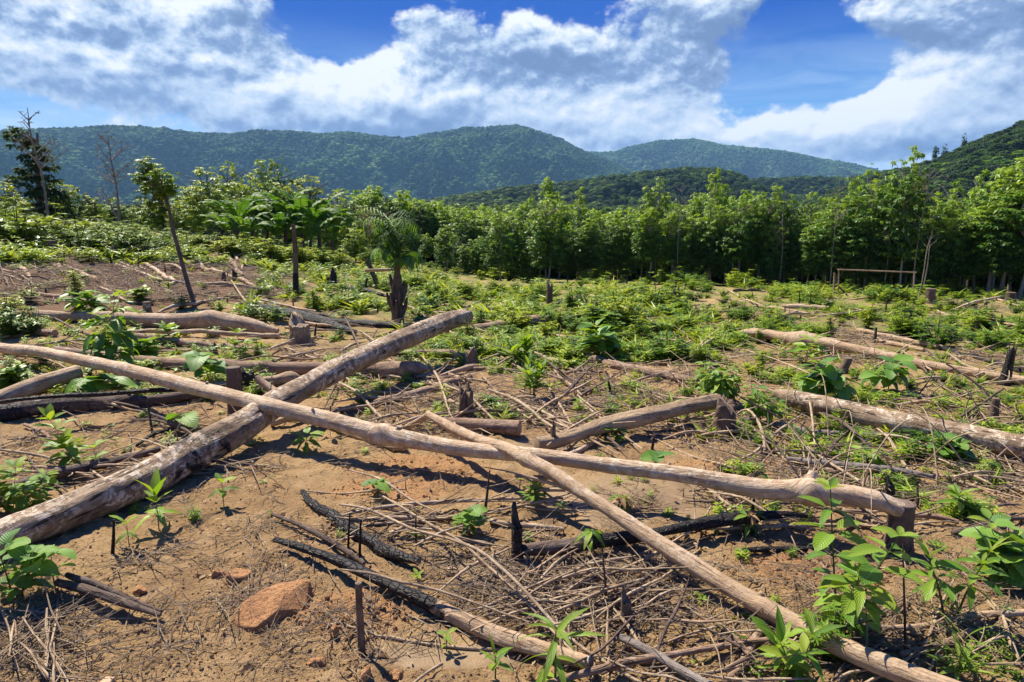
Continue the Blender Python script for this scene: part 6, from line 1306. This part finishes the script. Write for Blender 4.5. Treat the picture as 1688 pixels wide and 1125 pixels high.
# ------------------------------------------------------------------ scattered masses (geometry nodes on points)
def scatter(name, meshes, pts, rot, scl, idx, label=None):
    pc = bpy.data.collections.new(name+'_kinds')
    for i, me in enumerate(meshes):
        o = bpy.data.objects.new(name+'_kind%02d' % i, me); pc.objects.link(o)
    me = bpy.data.meshes.new(name); me.from_pydata(np.asarray(pts).tolist(), [], [])
    a = me.attributes.new('rot', 'FLOAT_VECTOR', 'POINT'); a.data.foreach_set('vector', np.asarray(rot, np.float32).ravel())
    a = me.attributes.new('scl', 'FLOAT', 'POINT'); a.data.foreach_set('value', np.asarray(scl, np.float32))
    a = me.attributes.new('idx', 'INT', 'POINT'); a.data.foreach_set('value', np.asarray(idx, np.int32))
    o = bpy.data.objects.new(name, me); COL.objects.link(o)
    ng = bpy.data.node_groups.new(name, 'GeometryNodeTree'); ng.interface.new_socket('Geometry', in_out='INPUT', socket_type='NodeSocketGeometry'); ng.interface.new_socket('Geometry', in_out='OUTPUT', socket_type='NodeSocketGeometry')
    n = ng.nodes; l = ng.links; gi = n.new('NodeGroupInput'); go = n.new('NodeGroupOutput'); m2p = n.new('GeometryNodeMeshToPoints'); iop = n.new('GeometryNodeInstanceOnPoints'); ci = n.new('GeometryNodeCollectionInfo')
    ci.inputs['Collection'].default_value = pc; ci.inputs['Separate Children'].default_value = True; ci.inputs['Reset Children'].default_value = True
    def na(nm, ty): k = n.new('GeometryNodeInputNamedAttribute'); k.data_type = ty; k.inputs['Name'].default_value = nm; return k.outputs['Attribute']
    l.new(gi.outputs[0], m2p.inputs[0]); l.new(m2p.outputs[0], iop.inputs['Points']); l.new(ci.outputs[0], iop.inputs['Instance']); iop.inputs['Pick Instance'].default_value = True
    l.new(na('idx', 'INT'), iop.inputs['Instance Index']); l.new(na('rot', 'FLOAT_VECTOR'), iop.inputs['Rotation']); l.new(na('scl', 'FLOAT'), iop.inputs['Scale']); l.new(iop.outputs[0], go.inputs[0])
    md = o.modifiers.new('scatter', 'NODES'); md.node_group = ng; return tag(o, label, kind='stuff')
# weeds and grass
def tuft(kind):
    mb = MB()
    if kind == 0:
        for k in range(16): a = random.random()*6.28; e_ = random.uniform(.5, 1.3); put_leaf(mb, QB, np.array([random.uniform(-.1, .1), random.uniform(-.1, .1), 0]), (math.cos(a)*math.cos(e_), math.sin(a)*math.cos(e_), math.sin(e_)), random.uniform(.4, 1.), tint=random.random())
    elif kind in (1, 2):
        for s_ in range(5):
            b = np.array([random.uniform(-.3, .3), random.uniform(-.3, .3), 0]); h_ = random.uniform(.3, .8)
            for z in (.35, .7, 1): tip_leaves(mb, QL if kind == 1 else QN, b+[0, 0, h_*z], (0, 0, 1), 5, random.uniform(.22, .36), tint=random.uniform(.3, .8))
    else:
        for k in range(9): a = random.random()*6.28; put_leaf(mb, QW, np.array([random.uniform(-.3, .3), random.uniform(-.3, .3), random.uniform(.1, .35)]), (math.cos(a), math.sin(a), random.uniform(-.2, .5)), random.uniform(.3, .5), tint=random.uniform(.3, .8))
    return mb.mesh('tuft', M['grass' if kind == 0 else 'weed'], False)
tufts = [tuft(0), tuft(0), tuft(1), tuft(1), tuft(2), tuft(3)]
pts = []; scl = []; idx = []
def weeds(n, fx, fy, size, dens=None, kinds=(0, 1, 2, 3, 4, 5)):
    for p in ground_many([fx() for _ in range(n)], [fy() for _ in range(n)]):
        if dens and not dens(p): continue
        pts.append((p[0], p[1], p[2]-.02)); scl.append(random.uniform(*size)); idx.append(random.choice(kinds))
U = random.uniform
pn = lambda s, thr: (lambda p: float((perlin(np.array([p[0]*s+3.1]), np.array([p[1]*s])) + .8*perlin(np.array([p[0]*s*3.3]), np.array([p[1]*s*3.3+8])))[0]) > thr)
weeds(2000, lambda: U(640, 1700), lambda: U(464, 500), (.15, .8), pn(.35, .2))
weeds(700, lambda: U(430, 760), lambda: U(415, 475), (.2, .6), pn(.35, -.25))
weeds(1500, lambda: U(390, 1150), lambda: U(475, 530), (.10, .6), pn(.5, .2))
weeds(900, lambda: U(420, 1250), lambda: U(540, 700), (.07, .22), pn(1.1, .14))
weeds(500, lambda: U(1150, 1700), lambda: U(600, 860), (.07, .2), pn(1.2, .1))
weeds(240, lambda: U(100, 620), lambda: U(600, 760), (.06, .16), pn(1.3, .12))
weeds(2000, lambda: U(1100, 1700), lambda: U(490, 580), (.12, .42), pn(.4, .18))
weeds(1300, lambda: random.gauss(960, 130), lambda: U(510, 600), (.14, .36), pn(.7, -.1))
weeds(420, lambda: random.gauss(830, 90), lambda: U(545, 610), (.10, .22))
weeds(900, lambda: U(0, 440), lambda: U(500, 660), (.10, .24), pn(.8, -.1))
weeds(1100, lambda: U(1150, 1700), lambda: U(570, 760), (.08, .22), pn(1.0, .0))
weeds(160, lambda: U(1280, 1700), lambda: U(690, 850), (.06, .14), pn(1.2, 0))
weeds(170, lambda: U(400, 1200), lambda: U(600, 900), (.04, .10), pn(1.6, .12))
weeds(110, lambda: U(1150, 1700), lambda: U(900, 1120), (.04, .11), pn(1.6, .0))
weeds(60, lambda: U(0, 260), lambda: U(690, 860), (.05, .12), pn(1.6, 0))
weeds(700, lambda: U(0, 440), lambda: U(410, 500), (.10, .3), pn(.5, .12))
weeds(900, lambda: U(-20, 640), lambda: U(400, 440), (.3, .7), pn(.3, -.1))
n = len(pts); scatter('weeds', tufts, pts, [(0, 0, random.random()*6.28) for _ in range(n)], scl, idx, 'grass and low weeds growing over the cleared soil')
# dry grass litter
def litter(kind):
    mb = MB()
    for k in range(14 if kind == 0 else 7):
        a = random.random()*6.28; L = random.uniform(.3, 1); b = np.array([random.uniform(-.4, .4), random.uniform(-.4, .4), random.uniform(.0, .06)])
        if kind == 0: d = np.array([math.cos(a), math.sin(a), random.uniform(-.05, .25)]); L *= 1.25; c = np.array([b, b+d*L*.5+[random.uniform(-.06, .06), random.uniform(-.06, .06), .01], b+d*L]); tube(mb, c, np.array([.011, .009, .005])*random.uniform(.6, 1.4), 4, 0, cap=(0, 0))
        else: put_leaf(mb, QL, b, (math.cos(a), math.sin(a), random.uniform(-.1, .2)), L*.5, random.uniform(-.8, .8), random.random())
    return mb.mesh('litter', M['twig'] if kind == 0 else M['leafdry'], False)
lit = [litter(0), litter(0), litter(0), litter(1), litter(1)]
pts = []; scl = []; idx = []; rot = []
def lit_add(n, fx, fy, size, kinds, dens=None):
    Gp = ground_many([fx() for _ in range(n)], [fy() for _ in range(n)]); Gp[:, 2] = surf(Gp[:, 0], Gp[:, 1])
    for p in Gp:
        if dens and not dens(p): continue
        pts.append((p[0], p[1], p[2]+.004)); scl.append(U(*size)); idx.append(random.choice(kinds)); rot.append((U(-.15, .15), U(-.15, .15), U(0, 6.28)))
lit_add(230, lambda: U(560, 1250), lambda: U(590, 720), (.15, .55), (0, 1, 2, 0, 3), pn(1.0, -.2))
lit_add(170, lambda: U(1150, 1700), lambda: U(640, 830), (.12, .5), (0, 1, 2, 3), pn(1.0, -.3))
lit_add(60, lambda: random.gauss(920, 90), lambda: random.gauss(975, 32), (.10, .4), (0, 1, 2), None)
lit_add(120, lambda: U(900, 1700), lambda: U(930, 1120), (.08, .34), (0, 1, 2, 3), pn(1.4, -.3))
lit_add(150, lambda: U(0, 420), lambda: U(560, 790), (.12, .45), (0, 1, 2, 3, 4), pn(1.2, -.2))
lit_add(26, lambda: random.gauss(60, 45), lambda: random.gauss(1075, 30), (.08, .35), (0, 1, 2))
lit_add(200, lambda: U(250, 900), lambda: U(780, 1120), (.04, .16), (0, 1, 3, 4), pn(1.6, .05))
lit_add(300, lambda: U(0, 480), lambda: U(410, 500), (.3, .9), (0, 1, 2))
lit_add(600, lambda: U(450, 1700), lambda: U(490, 600), (.2, .6), (0, 1, 2, 3, 4), pn(.6, 0))
lit_add(500, lambda: U(420, 1100), lambda: U(690, 1110), (.06, .2), (3, 4, 0), pn(1.6, .05))
lit_add(400, lambda: U(900, 1700), lambda: U(700, 1120), (.06, .2), (3, 4), pn(1.2, .0))
lit_add(700, lambda: U(0, 1700), lambda: U(640, 1120), (.06, .26), (0, 1, 2), pn(2.0, .02))
lit_add(260, lambda: U(0, 480), lambda: U(860, 1120), (.04, .13), (3, 4, 0), pn(1.8, .15))
scatter('dry_litter', lit, pts, rot, scl, idx, 'dry twigs, stalks and dead leaves littering the soil')
# soil clods and grit
cl = []
for i in range(4):
    import bmesh
    bm = bmesh.new(); bmesh.ops.create_icosphere(bm, subdivisions=2, radius=1); V = np.array([v.co[:] for v in bm.verts]); V = V*(.8+.5*perlin(V[:, 0]*1.6+i*9, V[:, 1]*1.6+V[:, 2]*1.3)[:, None])*[1, .85, .65]
    for v, co in zip(bm.verts, V): v.co = co
    me = bpy.data.meshes.new('clod'); bm.to_mesh(me); bm.free(); me.materials.append(M['clodor' if i == 3 else 'clod']); cl.append(me)
pts = []; scl = []; idx = []; rot = []
N = 14000; px = rng.uniform(-40, 1730, N); py = 640 + 520*rng.random(N)**.8
GC = ground_many(px, py, 12); WC = amask('wet', GC[:, 0], GC[:, 1]); OC = amask('orange', GC[:, 0], GC[:, 1]); ZC = surf(GC[:, 0], GC[:, 1])
for k in range(N):
    p = GC[k]; w_ = WC[k]
    if w_ > .3 and rng.random() < .93: continue
    o_ = OC[k]
    s_ = .0035*math.exp(rng.exponential(.55)); s_ = min(s_, .010)*(1+.8*(o_ > .3))
    pts.append((p[0], p[1], ZC[k]-s_*.1)); scl.append(s_); idx.append(3 if (o_ > .3 and rng.random() < .7) or rng.random() < .03 else int(rng.integers(3))); rot.append(tuple(rng.uniform(0, 6.28, 3)))
scatter('soil_crumbs', cl, pts, rot, scl, idx, 'crumbs and clods of dry soil on the near ground')
# far plantation and forest canopy
crowns = []
for k in range(5):
    mb = MB()
    for q_ in range(70):
        a = random.random()*6.28; z = random.random(); rr_ = math.sqrt(1-z*z)*random.uniform(.6, 1); T = random.choice(UMB); mb.add(T[0]*random.uniform(.28, .45)+np.array([math.cos(a)*rr_, math.sin(a)*rr_, z*1.1]), T[1], T[2], .15+.45*z+random.uniform(-.15, .2))
    crowns.append(mb.mesh('forest_crown', M['leaftree' if k < 1 else 'leafdark'], False))
_ga, _gr = np.radians(np.linspace(-60, 60, 121)), np.exp(np.linspace(math.log(40), math.log(1200), 90)); _gg = gh(_gr[:, None]*np.sin(_ga)[None], _gr[:, None]*np.cos(_ga)[None])
def GZ(x, y): return float(_gg[min(89, int(np.searchsorted(_gr, math.hypot(x, y)))), int(np.clip(round(math.degrees(math.atan2(x, y))+60), 0, 120))])
big = [b for a, b in TP[:4]]
pts = []; scl = []; idx = []; rot = []
random.seed(21)
for _ in range(1500):       # behind the second row
    a = U(R(-14), R(46)); r_ = U(54, 80); X, Y = math.sin(a)*r_, math.cos(a)*r_; pts.append((X, Y, GZ(X, Y)-.4-1.1*random.random())); scl.append(U(.85, 1.08)); idx.append(random.randrange(4)); rot.append((0, 0, U(0, 6.28)))
for _ in range(60):
    a = U(R(-22), R(-12)); r_ = U(58, 75); X, Y = math.sin(a)*r_, math.cos(a)*r_; pts.append((X, Y, GZ(X, Y)-1)); scl.append(U(.55, .8)); idx.append(random.randrange(4)); rot.append((0, 0, U(0, 6.28)))
scatter('plantation_depth', big, pts, rot, scl, idx, 'dense rows of the plantation behind the front trees')
pts = []; scl = []; idx = []; rot = []
def sky_ok(X, Y, z, s_):
    d = np.array([X, Y, z+s_*1.6-CAM_H]); zc = d[1]*cp-d[2]*sp_; yc = d[1]*sp_+d[2]*cp; px_ = 844+FPX*d[0]/zc; py_ = 562.5-FPX*yc/zc
    return py_ > np.interp(px_, [0, 300, 600, 850, 1688], [326, 326, 326, 316, 304])
for _ in range(15000):
    a = U(R(-50), R(50)); r_ = 80*math.exp(U(0, 1)**1.0*2.35); X, Y = math.sin(a)*r_, math.cos(a)*r_; s_ = U(2.0, 3.4)*(1+r_/900)
    if not sky_ok(X, Y, GZ(X, Y)+5, s_): continue
    pts.append((X, Y, GZ(X, Y)+(3.2 if r_ < 200 else 5)+U(-1.5, 1.5))); scl.append(s_); idx.append(random.randrange(5)); rot.append((0, 0, U(0, 6.28)))
def hill_pts(gr, n, s0, s1, tmin=.25, dz=0):
    x_, y_, z_, t_ = gr; m_ = (t_.ravel() > tmin) & (t_.ravel() < 1.12); X, Y, Z_ = x_.ravel()[m_], y_.ravel()[m_], z_.ravel()[m_]; sel = rng.integers(0, len(X), n)
    for k in sel: pts.append((X[k]+U(-4, 4), Y[k]+U(-4, 4), Z_[k]+dz+U(-1.0, 1.0))); scl.append(U(s0, s1)); idx.append(random.randrange(5)); rot.append((0, 0, U(0, 6.28)))
hill_pts(gC, 9000, 3.5, 6.0, .1); hill_pts(gE, 9000, 3.0, 5.5, .05); hill_pts(gD, 5000, 5, 8, .3)
lump = []
for i in range(4):
    bm = bmesh.new(); bmesh.ops.create_icosphere(bm, subdivisions=2, radius=1); V = np.array([v.co[:] for v in bm.verts]); V = V*(.75+.7*np.abs(perlin(V[:, 0]*2.1+i*9, V[:, 1]*2.1+V[:, 2]*1.9))[:, None]+.15*rng.random((len(V), 1)))*[1, 1, .9]
    for v, co in zip(bm.verts, V): v.co = co
    me = bpy.data.meshes.new('crown_mass'); bm.to_mesh(me); bm.free(); me.materials.append(M['crownmass']); lump.append(me)
# taller single crowns on the right skyline
_keep = (pts, scl, idx, rot); pts, scl, idx, rot = [], [], [], []
hill_pts(gA_, 52000, 5, 11, .12, 2); hill_pts(gB, 16000, 7, 12, .3, 2)
idx = [i % 4 for i in idx]; scatter('mountain_forest', lump, pts, rot, scl, idx, 'unbroken tree cover of the far mountains')
pts, scl, idx, rot = _keep
scatter('forest_canopy', crowns, pts, rot, scl, idx, 'continuous forest canopy over the valley and nearer hills')
random.seed(77)
for lb, px, py in [('small lone tree on the crest of the right hill, lowest of three', 1540, 246), ('small lone tree on the crest of the right hill, middle one', 1556, 243), ('spreading small tree on the crest of the right hill, highest of three', 1588, 226)]:
    a_ = ray(px, py+18); k = 556/math.hypot(a_[0], a_[1]); p = np.array([0, 0, CAM_H])+a_*k; tree(TPD, p-np.array([0, 0, 4]), 2.0, lb, None, 'tree', .8)
# ------------------------------------------------------------------ air
hm, ht, ho = new_mat('hazy_air')
pv = ht.new('ShaderNodeVolumePrincipled'); pv.inputs['Color'].default_value = (.30, .60, 1.0, 1)
pv.inputs['Density'].default_value = 0.000085; pv.inputs['Anisotropy'].default_value = .1
ht.l.new(pv.outputs[0], ho.inputs['Volume'])
mbh = MB()
x0, x1, y0, y1, z0, z1 = -8600, 8600, -8600, 8900, -12, 680
v_ = [(x, y, z) for z in (z0, z1) for x, y in ((x0, y0), (x1, y0), (x1, y1), (x0, y1))]
mbh.add(v_, [(3, 2, 1, 0), (4, 5, 6, 7), (0, 1, 5, 4), (1, 2, 6, 5), (2, 3, 7, 6), (3, 0, 4, 7)])
hz = mbh.obj('haze', hm, smooth_=False); tag(hz, kind='stuff')
